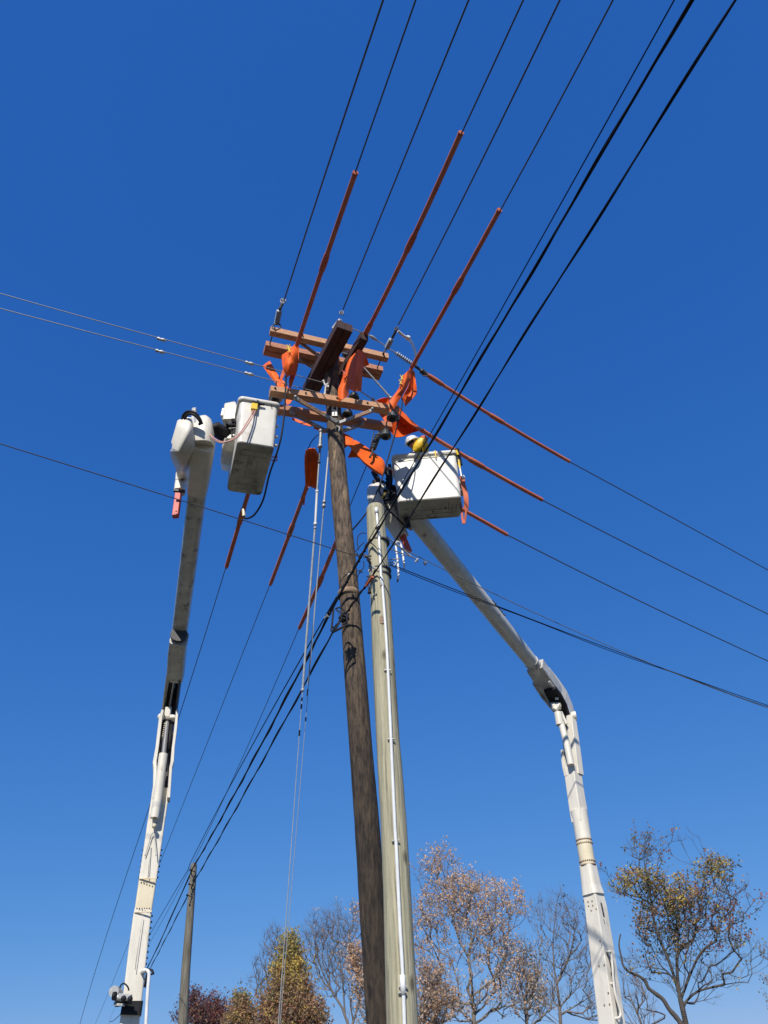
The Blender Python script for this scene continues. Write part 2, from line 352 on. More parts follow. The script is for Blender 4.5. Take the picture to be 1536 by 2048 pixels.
# step bolt and cap plate
mb = MB(); p = at(*z1(705, 1215), 9.93); mb.tube([p+V((-.03, 0, 0)), p+V((0, -.06, .06)), p+V((.05, -.05, .02)), p+V((.03, -.02, -.05))], .012, 6); pole.part('eye_bolt', mb, 'steel')
# pin insulators (bells seen from below)
def bell(px, py, D, r, h=.2, tilt=V((0, 0, 1)), pin=.3, m='porc'):
    p = at(px, py, D); mb = MB(); k = tilt.normalized()
    prof = [(0, r*.45), (.02, r*.8), (.12, r), (.3, r*.96), (.42, r*.72), (.5, r*.86), (.62, r*.8), (.8, r*.45), (1, r*.36)]
    mb.lathe(p, p+k*h, prof, 18); o = pole.part('insulator', mb, m)
    mb = MB(); mb.tube([p-k*.03, p+k*(h+pin)], .014, 6); mb.tube([p-k*.012, p+k*.004], r*.5, 12); pole.part('pin', mb, 'black', o); return o
bell(*z1(205, 968), 9.9, .135, .2, m='poly'); bell(*z1(838, 962), 10.0, .105, .16, V((.1, 0, 1)), .1); bell(*z1(1152, 1128), 10.15, .115, .2, V((.1, -.1, 1)), .08)
bell(*z1(1095, 1275), 10.45, .11, .2, V((.1, -.1, 1)), .1); bell(*z1(785, 1098), 10.3, .105, .15, V((.3, 0, 1)), .2); bell(*z1(785, 610), 10.1, .1, .2, m='poly')
# dead-end insulators
def string(p0, p1, D0, D1, n, r, m='poly', name='insulator', core=.018, sheds=(.12, .88), par=None):
    a = at(*p0, D0) if not isinstance(p0, Vector) else p0; b = at(*p1, D1) if not isinstance(p1, Vector) else p1; mb = MB(); mb.tube([a, b], core, 8)
    for i in range(n):
        t = sheds[0]+(sheds[1]-sheds[0])*i/max(1, n-1); L = (b-a).length; e = .016/L
        mb.lathe(a, b, [(t-e, core), (t-e*.3, r), (t+e*.3, r*.95), (t+e*1.2, core)], 12)
    return pole.part(name, mb, m, par)
def cluster(mb, p, s, nn):
    mb.ball(p, s*.3, 6)
    for k in range(nn):
        e = V((random.uniform(-1, 1), random.uniform(-.6, .6), random.uniform(-1, 1))).normalized(); L = random.uniform(.5, 1.0)*s
        if k % 3 == 0: mb.beam(p-e*L*.35, p+e*L, s*.3, s*.26, c=.25)
        elif k % 3 == 1: mb.tube([p, p+e*L, p+e*L+V((0, 0, -s*.3))], s*.13, 6)
        else: mb.tube([p-e*L*.6, p+e*L*.8], s*.16, 7); mb.tube([p+e*L*.7, p+e*L*.9], s*.24, 6)
def clampy(px, D, s=.07, m='dsteel'):
    p = at(*px, D); mb = MB(); cluster(mb, p, s, 4)
    mb.tube([p+V((s*.7*math.cos(t), 0, s*.9*math.sin(t))) for t in np.linspace(0, 6.28, 12)], s*.16, 6)
    return pole.part('clamp', mb, m)
PA = at(567, 600, 9.75)
string(z1(215, 365), z1(240, 235), 9.3, 9.0, 8, .06, 'poly'); clampy(z1(268, 170), 8.95, .075, 'strand')
mb = MB(); mb.tube(smooth([at(*z1(262, 190), 8.95), at(*z1(240, 240), 9.0)]), .03, 6); p = at(*z1(215, 385), 9.25); mb.tube([p+V((.08*math.cos(t), -.02, .09*math.sin(t))) for t in np.linspace(0, 6.3, 14)], .014, 6); pole.part('shackle', mb, 'dsteel')
clampy(z1(740, 265), 9.2, .06, 'strand'); clampy(z1(705, 365), 9.35, .04, 'steel')
string(z1(735, 320), z1(672, 400), 9.35, 9.6, 6, .05)
string(z1(1105, 555), z1(1145, 475), 9.95, 9.7, 7, .055); clampy(z1(1185, 395), 9.5, .06, 'dsteel')
mb = MB(); mb.tube(smooth([at(*z1(1150, 470), 9.7), at(*z1(1185, 400), 9.5)]), .025, 6); mb.tube(smooth([at(*z1(1088, 625), 10.05), at(*z1(1080, 590), 9.95), at(*z1(1105, 555), 9.95)]), .018, 6); pole.part('shackle', mb, 'dsteel')
# hanging string under the far lower arm
string(z7(335, 720), z7(215, 1010), 10.5, 10.35, 6, .062, 'porc', core=.028, sheds=(.25, .95))
mb = MB(); mb.tube(smooth([at(*z7(240, 700), 10.45), at(*z7(215, 820), 10.4), at(*z7(200, 900), 10.4), at(*z7(260, 915), 10.4)]), .012, 6); mb.tube(smooth([at(*z7(215, 1000), 10.35), at(*z7(205, 1080), 10.3), at(*z7(165, 1150), 10.25)]), .02, 6); pole.part('link', mb, 'dsteel')
mb = MB(); q = [at(*z1(595, 820), 9.95), at(*z1(612, 860), 9.93), at(*z1(605, 925), 9.93)]; mb.tube(q, .02, 6); mb.ball(q[0], .035, 5); mb.ball(q[2], .04, 5); mb.tube([q[1], q[1]+V((.05, .02, .1))], .03, 6); pole.part('bracket', mb, 'steel')
# weathered ring where the pole steps out
p = at(697.5, 1188, 10.15); mb = MB(); rr = pm(42, p)/2
mb.tube([p+V((0, 0, .04)), p+V((0, 0, .02)), p-V((0, 0, .02)), p-V((0, 0, .04))], [rr*1.0, rr*1.06, rr*1.06, rr*.98], 24); pole.part('ring', mb, 'rustring')
mb = MB(); mb.tube([p-V((0, 0, .055)), p-V((0, 0, .075))], [rr*1.03, rr*.98], 24); pole.part('ring_gap', mb, 'black')
# number tags
def text_mesh(txt, size, origin, xax, yax, ext, m, parent, base):
    cu = bpy.data.curves.new('t', 'FONT'); cu.body = txt; cu.size = size; cu.extrude = ext; cu.align_x = 'CENTER'; cu.align_y = 'CENTER'; cu.offset = size*.02
    to = bpy.data.objects.new('t', cu); COL.objects.link(to); dg = bpy.context.evaluated_depsgraph_get(); me = bpy.data.meshes.new_from_object(to.evaluated_get(dg))
    bpy.data.objects.remove(to); zax = xax.cross(yax); R3 = Matrix((xax, yax, zax)).transposed()
    for v in me.vertices: v.co = R3 @ v.co+origin-base
    me.materials.append(MT[m]); o = bpy.data.objects.new('digit', me); COL.objects.link(o); o.parent = parent; return o
for (px, txt, w, h) in ((z1(684, 1040), '4', .11, .085), (z1(684, 1082), '1', .095, .07)):
    p = at(*px, 9.97); mb = MB(); n_ = V((.12, -1, 0)).normalized(); sx = V((1, .12, 0)).normalized(); p = at(*px, 10.15-.165)
    mb.beam(p-V((0, 0, h*.75)), p+V((0, 0, h*.75)), w, .008, n_, .1); tg = pole.part('number_tag', mb, 'tagw')
    text_mesh(txt, h*1.5, p+n_*.007, sx, V((0, 0, 1)), .001, 'black', tg, pole.b)

# green treated pole with the white conduit
NEW = [(750.5, 1014, 36), (753, 1060, 38), (760, 1170, 41), (766, 1300, 44), (776, 1480, 48), (787, 1640, 52.5), (795, 1800, 57), (805, 2048, 64)]
mb = MB(); newP, newR = shaft(mb, NEW, 9.6)
pole2 = Thing('utility_pole', 'shorter greenish treated wooden pole with a white conduit running up its face', 'utility pole', (newP[-1].x, newP[-1].y, 0))
pole2.part('shaft', mb, 'newpole')
cond = [zb(690, 985), zb(712, 1240), zb(745, 1560), (763, 1170), zp(920, 500), zp(985, 1400), (783, 1500), (790, 1655), (793, 1700), (799, 1830), (804, 1920), (806, 1960), (809, 2048)]
def surf(pt, P, Rr, extra):
    y = pt[1]; d = ray(*pt)
    # meet the front of the round pole: nearest point in plan
    best = None
    for t in np.linspace(.9, 1.05, 400):
        q = EYE+d*(9.6*t/d.y)
        for i in range(len(P)-1):
            if P[i+1].z <= q.z <= P[i].z:
                k = (q.z-P[i].z)/(P[i+1].z-P[i].z); c = P[i].lerp(P[i+1], k); r = Rr[i]*(1-k)+Rr[i+1]*k
                if (V((q.x-c.x, q.y-c.y, 0))).length <= r+extra: return q
    return at(*pt, 9.6-.2)
CP = [surf(c, newP, newR, .022) for c in cond]; k = (CP[-1]-CP[-2]).normalized(); CP.append(CP[-1]+k*(CP[-1].z-.05)/abs(k.z))
mb = MB(); mb.tube(smooth(CP, 5), .021, 10); cnd = pole2.part('conduit', mb, 'pvc')
for px in ((791, 1681), (806, 1973), (804.5, 1985), (782, 1478), (775, 1340)):
    q = surf(px, newP, newR, .03); mb = MB(); mb.beam(q-V((.045, -.004, 0)), q+V((.045, .004, 0)), .012, .026, V((0, -1, 0)), .2); pole2.part('strap', mb, 'steel', cnd)
mb = MB(); q = surf((805.8, 1970), newP, newR, .02); k = V((.003, 0, 1)).normalized(); mb.tube([q-k*.09, q+k*.09], .031, 10); q = surf((752.7, 1020), newP, newR, .024); mb.tube([q-k*.07, q+k*.04], .029, 10); pole2.part('coupling', mb, 'pvc', cnd)
mb = MB(); q = surf(zp(916, 1020), newP, newR, .006); mb.beam(q-V((0, 0, .06)), q+V((0, 0, .06)), .055, .012, V((-.3, -1, 0)), .1); pole2.part('tag', mb, 'rustring')
# hardware bands, clamps and brackets on the green pole
for (px, w) in ((zp(850, 40), 1.04), (zp(880, 400), 1.04), (zp(880, 470), 1.03)):
    c = at(758+(px[1]-1080)*.055, px[1], 9.6); r = pm(41, c)/2*w; mb = MB(); mb.tube([c-V((0, 0, .012)), c+V((0, 0, .012))], r, 24); pole2.part('band', mb, 'dsteel')
def clutter(thing, px, D, s, nn, m='dsteel', name='bracket'):
    p = at(*px, D); mb = MB(); cluster(mb, p, s, nn)
    return thing.part(name, mb, m)
clutter(pole2, zp(780, 350), 9.3, .07, 6, 'poly'); clutter(pole2, zp(760, 470), 9.25, .07, 6, 'dsteel'); clutter(pole2, zp(730, 215), 9.2, .08, 6, 'dsteel'); clutter(pole2, zb(700, 1380), 9.35, .06, 6, 'black')
mb = MB(); mb.tube(smooth([at(*zp(740, 250), 9.1), at(*zp(770, 300), 9.3), at(*zp(760, 400), 9.4)]), .02, 7); mb.tube([at(*zp(755, 590), 9.4), at(*zp(762, 680), 9.4)], [.006, .03], 7); pole2.part('wire_tail', mb, 'cable')
# far pole
FAR = [(388, 1727, 12), (385.5, 1760, 13), (379, 1842, 15.5), (371.5, 1940, 17.5), (365.5, 2048, 20)]
mb = MB(); farP, farR = shaft(mb, FAR, 27.0)
pole3 = Thing('utility_pole', 'distant grey weathered wooden pole, bare of crossarms, lower left', 'utility pole', (farP[-1].x, farP[-1].y, 0)); pole3.part('shaft', mb, 'farpole')
for px in ((380.5, 1740), (378, 1768), (374, 1790)):
    p = at(*px, 26.6); mb = MB(); mb.tube([p-V((.01, 0, 0)), p+V((.1, .3, 0))], .015, 6); mb.ball(p, .032, 5); pole3.part('cable_clamp', mb, 'black')

# ------------------------------------------------------------------ wires: each hangs in its own vertical plane
def fitline(pts, P, az, deg=2, ext0=0, ext1=0, n=60):
    a = rad(az); d = V((math.sin(a), math.cos(a), 0)); Q = [onvp(*q, P, az) for q in pts]
    s = np.array([(q-P).dot(d) for q in Q]); z = np.array([q.z for q in Q]); w = np.array([1/(q-EYE).length for q in Q])
    c = np.polyfit(s, z, min(deg, len(s)-1), w=w); lo, hi = s.min()-ext0, s.max()+ext1
    if s[0] > s[-1]: lo, hi = s.min()-ext1, s.max()+ext0
    ss = np.linspace(0, 1, n); ss = (lo+(hi-lo)*ss) if s[0] < s[-1] else (hi+(lo-hi)*ss)
    return [P+d*(float(t)) + V((0, 0, float(np.polyval(c, t))-P.z)) for t in ss]
def run(spec): # polyline exactly through the sighted points in a vertical plane
    pts, P, az = spec; return [onvp(*q, P, az) for q in pts]
def wire(name, pts, P, az, r, label, cat, m='wire', deg=2, ext0=0, ext1=0, group=None, n=60, seg=6):
    L = fitline(pts, P, az, deg, ext0, ext1, n); mb = MB(); mb.tube(L, r, seg); return single(name, mb, m, label, cat, group=group), L
def cover(pts, P, az, label, r=.038, bumps=(), group='orange line hoses slipped over the wires', m='hose', deg=2):
    L = fitline(pts, P, az, deg, n=50); base = L[0].copy(); th = Thing('line_hose', label, 'line hose', base, group)
    mb = MB(); mb.tube(L, r, 12); b = th.part('sleeve', mb, m)
    mb = MB(); off = V((0, 0, -1)); mb.tube([p+off*(r*1.05) for p in L], r*.32, 6); th.part('lip', mb, m)
    mb = MB(); e = (L[0]-L[1]).normalized(); mb.tube([L[0]-e*.02, L[0]+e*.03], r*1.12, 12); th.part('end_ring', mb, m)
    for t in bumps:
        i = int(t*(len(L)-1)); i = max(2, min(len(L)-3, i)); d = (L[i+1]-L[i-1]).normalized(); mb = MB(); c = L[i]
        mb.lathe(c-d*.22, c+d*.22, [(0, r*.95), (.15, r*1.3), (.5, r*1.38), (.85, r*1.3), (1, r*.95)], 12); th.part('coupling', mb, m)
    return L
P_ = lambda px, D: at(*px, D)
AZ = -20.6
gW = 'bare power wires overhead'
# near side, over the camera
Lw = {}
_, Lw['pa1'] = wire('power_wire', [(767, 0), (734, 98), (694.7, 207), (667, 296), (640, 381), (609, 481), (569, 595)], P_((567, 600), 9.0), AZ, .0135, 'bare wire running to the outermost insulator at the left end of the top crossarm', 'wire', ext0=8, group=gW)
wire('power_wire', [(831, 0), (777, 156), (710, 348), (670, 463), (639, 547), (594, 684)], P_((590, 700), 9.3), AZ, .011, 'bare wire running up from the leftmost raised orange line hose', 'wire', ext0=8, group=gW)
wire('power_wire', [(937, 0), (874, 156), (808, 320), (748, 463), (686, 620)], P_((684, 626), 9.2), AZ, .0125, 'bare wire running up from the end of the dark slanted crossarm', 'wire', ext0=8, group=gW)
wire('power_wire', [(1046, 0), (980, 148), (921, 268), (870, 380), (820, 487), (742, 648)], P_((712, 705), 9.9), AZ, .011, 'bare wire running up from the longest and highest orange line hose', 'wire', ext0=8, group=gW)
wire('power_wire', [(1118.5, 0), (1031, 187.5), (952.5, 344), (874, 500), (849, 544), (797, 651.6)], P_((795, 655), 9.5), AZ, .0125, 'bare wire running up from the insulator at the right end of the top crossarm', 'wire', ext0=8, group=gW)
wire('power_wire', [(1224, 0), (1140, 168), (1070, 297), (998, 423), (947, 512), (898, 606)], P_((824, 740), 10.2), AZ, .011, 'bare wire running up from the rightmost raised orange line hose', 'wire', ext0=8, group=gW)
cover([(710, 348), (670, 463), (639, 555), (615, 625), (594, 690)], P_((590, 700), 9.3), AZ, 'orange line hose rising above the left blanket, leftmost of the three raised ones', .038, (.47,))
cover([(921, 269), (870, 380), (819, 490), (742, 648), (712, 704), (690, 742)], P_((712, 705), 9.9), AZ, 'longest orange line hose, middle of the three raised ones, reaching highest', .038, (.36, .74))
cover([(998, 423), (947, 512), (898, 606), (843, 700), (822, 738)], P_((824, 740), 10.2), AZ, 'orange line hose rising above the right blanket, rightmost of the three raised ones', .038, (.42,))
# far side, down towards the lower left
wire('power_wire', [(496, 987), (452.5, 1134), (400, 1300), (374, 1380), (292, 1641), (230, 1814), (160, 2048)], P_((540, 870), 9.6), -23.5, .0085, 'thin wire sinking to the lower left from the hose under the left bucket', 'wire', deg=3, ext1=6, group=gW, n=90)
wire('power_wire', [(610, 995), (540, 1169), (480.5, 1305), (459, 1380), (421, 1478), (377, 1576), (315, 1742), (240, 1925), (191, 2048)], P_((650, 890), 10.4), -22.2, .0085, 'thin wire sinking to the lower left from the hose below the hanging maroon blanket', 'wire', deg=3, ext1=6, group=gW, n=90)
wire('power_wire', [(742, 905), (734, 926), (700, 1014), (670, 1090), (599, 1256), (551, 1370), (498, 1478), (426, 1641), (384, 1732), (309, 1870), (217, 2048)], P_((742, 905), 10.35), -20.8, .0085, 'thin wire sinking to the lower left from the hose seen left of the dark pole', 'wire', deg=3, ext1=6, group=gW, n=90)
cover([(509, 945), (487, 1019), (470, 1076), (453, 1134)], P_((540, 870), 9.6), -23.5, 'maroon-looking line hose hanging below the left bucket', .04, (.45,))
cover([(613, 975), (598, 1018), (579, 1067), (560, 1118), (541, 1169)], P_((650, 890), 10.4), -22.2, 'line hose sinking left from the hanging maroon blanket, behind the guy wires', .04, (.42,))
cover([(678, 1070), (670, 1090), (639, 1165.5), (620, 1208), (599, 1256)], P_((742, 905), 10.35), -20.8, 'line hose sinking left just beside the dark pole, lowest one', .042, (.45,))
# to the right
gR = 'wires running off to the right'
AR = 54
wire('power_wire', [(1138, 923), (1200, 956), (1243, 980), (1390, 1060), (1536, 1140)], P_((724, 666), 10.3), AR, .0125, 'grey wire leaving the uppermost orange line hose to the right edge', 'wire', ext1=5, group=gR)
wire('power_wire', [(1083, 999), (1248, 1086), (1420, 1169.5), (1536, 1229)], P_((846, 862), 10.9), AR, .0125, 'grey wire leaving the second orange line hose to the right edge', 'wire', ext1=5, group=gR)
wire('power_wire', [(1014, 1069.6), (1174, 1150), (1371, 1246), (1536, 1322)], P_((760, 930), 10.6), AR, .0125, 'grey wire leaving the lowest orange line hose at right', 'wire', ext1=5, group=gR)
cover([(852, 748), (909, 784), (956, 815), (1003, 844), (1060, 877), (1138.5, 923)], P_((724, 666), 10.3), AR, 'uppermost of the three orange line hoses sloping down to the right', .04, (.08, .47))
cover([(846, 862), (872, 878), (914.6, 903.6), (956, 927), (1016, 963.5), (1084, 999)], P_((846, 862), 10.9), AR, 'orange line hose sloping right from above the helmeted worker', .041, (.44,))
cover([(765, 933), (850, 978), (920, 1017), (965, 1041), (1014, 1069.6)], P_((760, 930), 11.6), AR, 'orange line hose emerging behind the right bucket, lowest of the three at right', .041, ())
# upper right dead end: strand, polymer insulator and jumper
sp = P_((724, 666), 10.3)
q0 = onvp(705, 657, sp, AR); q1 = onvp(744, 674, sp, AR); q2 = onvp(790, 705, sp, AR); q3 = onvp(826, 729, sp, AR); q4 = onvp(850, 747, sp, AR)
mb = MB(); mb.tube([q0, q1, q2], .012, 6); mb.lathe(q1-(q2-q1)*.1, q1+(q2-q1)*.25, [(0, .02), (.3, .04), (.7, .03), (1, .015)], 8); pole.part('strand', mb, 'steel')
string(q2, q3, 0, 0, 9, .055, 'poly', core=.022, sheds=(.1, .95))
mb = MB(); mb.tube([q3, q4], .03, 8); mb.lathe(q4-(q4-q3)*.4, q4, [(0, .03), (.3, .07), (.6, .05), (1, .06)], 8); mb.tube([q4+V((.06*math.cos(t), -.02, -.05+.06*math.sin(t))) for t in np.linspace(0, 6.3, 12)], .013, 6); pole.part('clamp', mb, 'dsteel')
mb = MB(); J = [at(*z6(870, 140), 9.6), at(*z6(940, 200), 9.7), at(*z6(1000, 232), 9.8), at(*z6(1050, 300), 10.2), at(*z6(1090, 400), 10.8), at(*z6(1105, 520), 11.2), at(*z6(1105, 570), 11.3)]; mb.tube(smooth(J), .028, 8); mb.ball(J[2], .055, 6); single('jumper_wire', mb, 'pvc', 'white jointed jumper wire bending over at the right end of the top crossarm', 'jumper wire')
# second strand from the blanket to the lower arm, and the bright rod
mb = MB(); mb.tube([at(*z6(395, 915), 10.3), at(*z6(540, 1010), 10.4)], .013, 6); mb.tube([at(*z6(540, 1010), 10.4), at(*z6(600, 1065), 10.45)], [.035, .02], 8); pole.part('strand', mb, 'steel')
mb = MB(); mb.tube([at(*z6(430, 605), 10.3), at(*z6(780, 1000), 10.6)], [.014, .02], 6); mb.ball(at(*z6(778, 998), 10.6), .035, 6); pole.part('rod', mb, 'steel')
mb = MB(); mb.tube([at(*z6(110, 400), 9.9), at(*z6(240, 445), 10.0)], .012, 6); pole.part('strand', mb, 'steel')
# span guys to the left, with link insulators
def guy(pts, P, az, label, links, r=.009, m='strand', ext0=8):
    L = fitline(pts, P, az, 2, ext0=ext0, n=40); th = Thing('guy_wire', label, 'guy wire', L[-1], 'guy wires'); mb = MB(); mb.tube(L, r, 6); th.part('strand', mb, m)
    for lx in links:
        p = onvp(*lx, P, az); d = (L[-1]-L[0]).normalized(); mb = MB(); mb.lathe(p-d*.09, p+d*.09, [(0, .012), (.15, .035), (.4, .02), (.6, .035), (.85, .03), (1, .012)], 8); th.part('link', mb, 'steel')
guy([(0, 587), (182, 638), (323, 677), (499.5, 726), (643, 764)], P_((643, 764), 9.95), -107, 'upper of two thin guy wires reaching the pole top from the left edge', [(323, 679), (499, 726.5)], ext0=8)
guy([(0, 616.5), (182, 666), (321, 701.5), (498, 748), (641, 786.5)], P_((641, 787), 9.95), -107, 'second thin guy wire from the left edge, just below the top one', [(320, 703), (498, 748)], ext0=8)
_, LL = wire('service_wire', [(0, 888), (182, 943), (350, 997.5), (522, 1051), (639, 1091), (703, 1108)], P_((703, 1108), 9.8), -121, .008, 'single thin wire crossing from the left edge in front of the left boom', 'wire', 'wire', ext0=8)
# down guys
def downguy(pts, label, links, r0):
    P = P_(pts[0], 10.15); L = fitline(pts, P, -21, 1, n=12); d = (L[-1]-L[0]).normalized(); G = L[-1]+d*(L[-1].z/abs(d.z))
    th = Thing('guy_wire', label, 'guy wire', G, 'guy wires'); mb = MB(); mb.tube([L[0], G], r0*.36, 6); th.part('strand', mb, 'poly')
    def Lp(y):
        t = (y-pts[0][1])/(pts[-1][1]-pts[0][1]); x = np.interp(y, [q[1] for q in pts], [q[0] for q in pts]); return onvp(x, y, P, -21)
    for (y0, y1, r, m) in links:
        a = Lp(y0); b = Lp(y1); mb = MB(); mb.tube([a, b], r, 7)
        if r > .014: mb.ball(a, r*1.5, 5); mb.ball(b, r*1.6, 5)
        th.part('fibreglass_rod' if r < .03 else 'link', mb, m)
    return Lp
downguy([(642, 860), (640, 894), (634, 983), (630.5, 1050), (624.5, 1117), (612, 1285), (598, 1478), (573, 1835), (556, 2048)], 'left and thicker of two down guys slanting from the dark pole to the treetops', [(862, 893, .03, 'steel'), (893, 925, .02, 'dsteel'), (925, 980, .016, 'steel'), (983, 1048, .022, 'pvc'), (1056, 1380, .019, 'poly'), (1395, 1402, .0135, 'black'), (1408, 1418, .0135, 'black'), (1460, 1472, .0135, 'black')], .018)
downguy([(657, 905), (648, 1007), (640, 1102), (627, 1248), (615, 1383), (609, 1478), (594, 1656), (578, 1835), (560, 2048)], 'right and thinner of two down guys slanting from the dark pole to the treetops', [(915, 1003, .014, 'pvc'), (1004, 1012, .024, 'steel'), (1014, 1370, .011, 'poly'), (1378, 1392, .012, 'black'), (1435, 1442, .012, 'black')], .014)
# communication cables past both poles
gC = 'black communication cables running past the poles'
PC = P_((690, 1190), 9.65)
def spans(name, segs, P, az, r, label, m='cable', r2=None, twist=False):
    mb = MB()
    for i, (pts, ext0, ext1) in enumerate(segs):
        L = fitline(pts, P, az, 2, ext0, ext1, 70); mb.tube(L, r, 8)
        if r2:
            ph = random.random()*6; K = []
            for j, p in enumerate(L):
                a = ph+j*(.55 if i == 0 else .4); K.append(p+V((math.cos(a), 0, math.sin(a)))*(r+r2*.6))
            mb.tube(smooth(K, 2), r2, 6)
    return single(name, mb, m, label, 'cable', group=gC)
def cable_run(segs, r, label, r2=None):
    mb = MB(); prev = None
    for (pts, P, az, e0, e1) in segs:
        L = fitline(pts, P, az, 2, e0, e1, 70)
        if prev is not None: L[0] = prev
        prev = L[-1]; kf = 1 if len(segs) == 1 or az == AZ and e0 else 1.5; mb.tube(L, r*kf, 8)
        if r2:
            ph = random.random()*6; K = []
            for j, p in enumerate(L):
                a = ph+j*.5; K.append(p+V((math.cos(a), 0, math.sin(a)))*(r+r2*.6)*kf)
            mb.tube(smooth(K, 2), r2*kf, 6)
    return single('cable', mb, 'cable', label, 'cable', group=gC)
def azof(a, b): d = b-a; return math.degrees(math.atan2(d.x, d.y))
n2 = P_((742, 1078), 9.38); o2 = P_((678, 1192), 9.93); n3 = P_((753, 1138), 9.38); o3 = P_((690, 1226), 9.86); f2 = P_((384, 1739), 26.6); f3 = P_((386, 1768), 26.6)
cable_run([([(1383, 0), (1286, 167), (1209, 300), (1132.6, 429), (1086, 500), (1026.6, 604), (969, 703), (922, 784), (878, 865), (822, 951), (785.7, 1012), (742, 1078)], n2, AZ, 6, 0),
  ([(742, 1078), (710, 1134), (678, 1192)], n2, azof(n2, o2), 0, 0), ([(678, 1192), (621.6, 1299), (582, 1380), (527, 1478), (452, 1621), (384, 1739)], o2, azof(o2, f2), 0, 0), ([(384, 1739), (341, 1837), (296, 1934), (230, 2039)], f2, AZ, 0, 10)], .0125, 'thickest black cable, passing left of the green pole and on to the far pole', r2=.006)
cable_run([([(1349, 0), (1223, 223), (1105, 440), (1014, 600), (956, 700), (907, 784), (860, 870), (826, 930), (793, 985), (754, 1051), (737, 1080)], n2+V((0, 0, .02)), AZ, 6, 0)], .0065, 'thin black wire running just left of the thickest cable')
cable_run([([(1473, 0), (1433, 63), (1359, 174), (1265, 324), (1174, 467.6), (1094, 600), (1034, 695), (967, 799), (912, 888), (841.7, 1000), (804, 1062), (753, 1138)], n3, AZ, 6, 0),
  ([(753, 1138), (735.6, 1167.5), (712, 1200), (690, 1226), (667, 1262)], n3, azof(n3, o3), 0, 0), ([(667, 1262), (620, 1348.6), (556, 1468), (491, 1585), (426, 1693), (387, 1768)], o3, azof(o3, f3), 0, 0), ([(387, 1768), (354, 1833), (302, 1934)], f3, AZ, 0, 10)], .0088, 'double black cable farthest right overhead, lowest where it meets the far pole', r2=.0065)
cable_run([([(673, 1190), (607, 1309.5), (570, 1380), (517, 1478), (475, 1530), (410, 1664), (380.5, 1732)], o2+V((0, .03, .04)), azof(o2, f2), 0, 0), ([(380.5, 1732), (309, 1853), (250, 1960)], f2, AZ, 0, 10)], .0075, 'thin black messenger between dark pole and far pole, uppermost of the bundle')
# guys and drops right of the green pole
PN = P_((780, 1128), 9.85)
wire('service_wire', [(780, 1075), (834, 1120), (928, 1162), (1075, 1229), (1208, 1285), (1312, 1328), (1536, 1418)], PN, 55, .0075, 'thin grey wire leaving the green pole to the right across the boom', 'wire', 'strand', deg=2, ext1=5, group=gR)
mb = MB(); L1 = fitline([(780, 1128), (854, 1157), (977, 1204), (1125, 1266), (1322, 1332), (1536, 1412)], PN, 55, 2, ext1=5); mb.tube(L1, .0085, 6)
K = [p+V((0, .01, -.02-.015*math.sin(i*.4))) for i, p in enumerate(L1)]; mb.tube(K, .007, 6)
single('service_wire', mb, 'cable', 'black twisted drop cable leaving the green pole to the right, lowest there', 'cable', group=gR)
for px in ((834, 1120.5), (851, 1128)): clutter(pole2, px, onvp(*px, PN, 55).y, .06, 6, 'poly', 'clamp')
mb = MB(); mb.tube([at(*zb(870, 1540), 9.8), at(*zb(1060, 1680), 10.0), at(823, 1113, 10.15)], .012, 6); mb.tube([at(778, 1097, 9.8), at(834, 1118, 10.2)], .01, 6); mb.tube([at(778, 1120, 9.8), at(800, 1117, 9.9)], .01, 6); pole2.part('strand', mb, 'steel')
p = at(784, 1128, 9.85); mb = MB(); mb.tube([p+V((.06*math.cos(t), 0, .035*math.sin(t))) for t in np.linspace(0, 6.3, 14)], .011, 6); pole2.part('hook', mb, 'poly')
mb = MB(); mb.tube(smooth([at(796, 1158, 10.05), at(797, 1145, 10.05), at(794, 1110, 10.05), at(791, 1086, 10.05), at(795, 1084, 10.05), at(801, 1088, 10.1), at(805, 1105, 10.1), at(808, 1127, 10.1)], 5), .018, 8); single('wire_cover', mb, 'pvc', 'white bent tube hanging like a hook on the wires right of the green pole', 'wire cover')
mb = MB(); mb.tube([at(808, 1127, 10.1), at(808, 1137, 10.1)], .012, 6); mb.tube([at(796, 1156, 10.05), at(795, 1164, 10.05)], .014, 6); single('wire_clip', mb, 'dsteel', 'small dark clip at the foot of the white bent tube', 'clip')
# loose loops and tails between the poles
for k, (pts, D, lab) in enumerate(((([zp(690, 30), zp(630, 90), zp(560, 175)]), 9.5, 'short black wire tail between the poles, beside the thick cable'), ([zb(470, 1510), zb(380, 1490), zb(290, 1560), zb(270, 1700), zb(300, 1860)], 9.55, 'thin black wire loop arching left of the green pole'), ([zp(685, 270), zp(690, 340), zp(660, 385), zp(600, 395)], 9.4, 'small black wire curl between the two poles'), ([zp(560, 850), zp(610, 420), zp(640, 390)], 9.7, 'thin wire tail dangling in front of the dark pole'))):
    if k == 3: pts = [zp(560, 560), zp(600, 500), zp(625, 430), zp(640, 400)]
    mb = MB(); mb.tube(smooth([at(*q, D) for q in pts]), .007, 6); single('wire_tail', mb, 'cable', lab, 'wire')
for px in ((zp(590, 185), .07), (zp(540, 280), .05), (zp(645, 410), .05), (zp(495, 440), .05), (zp(640, 215), .06)): clutter(pole, px[0], 9.75, px[1]*.8, 5, 'steel' if px[0][1] > 1140 and px[0][0] < 706 else 'dsteel', 'clamp')
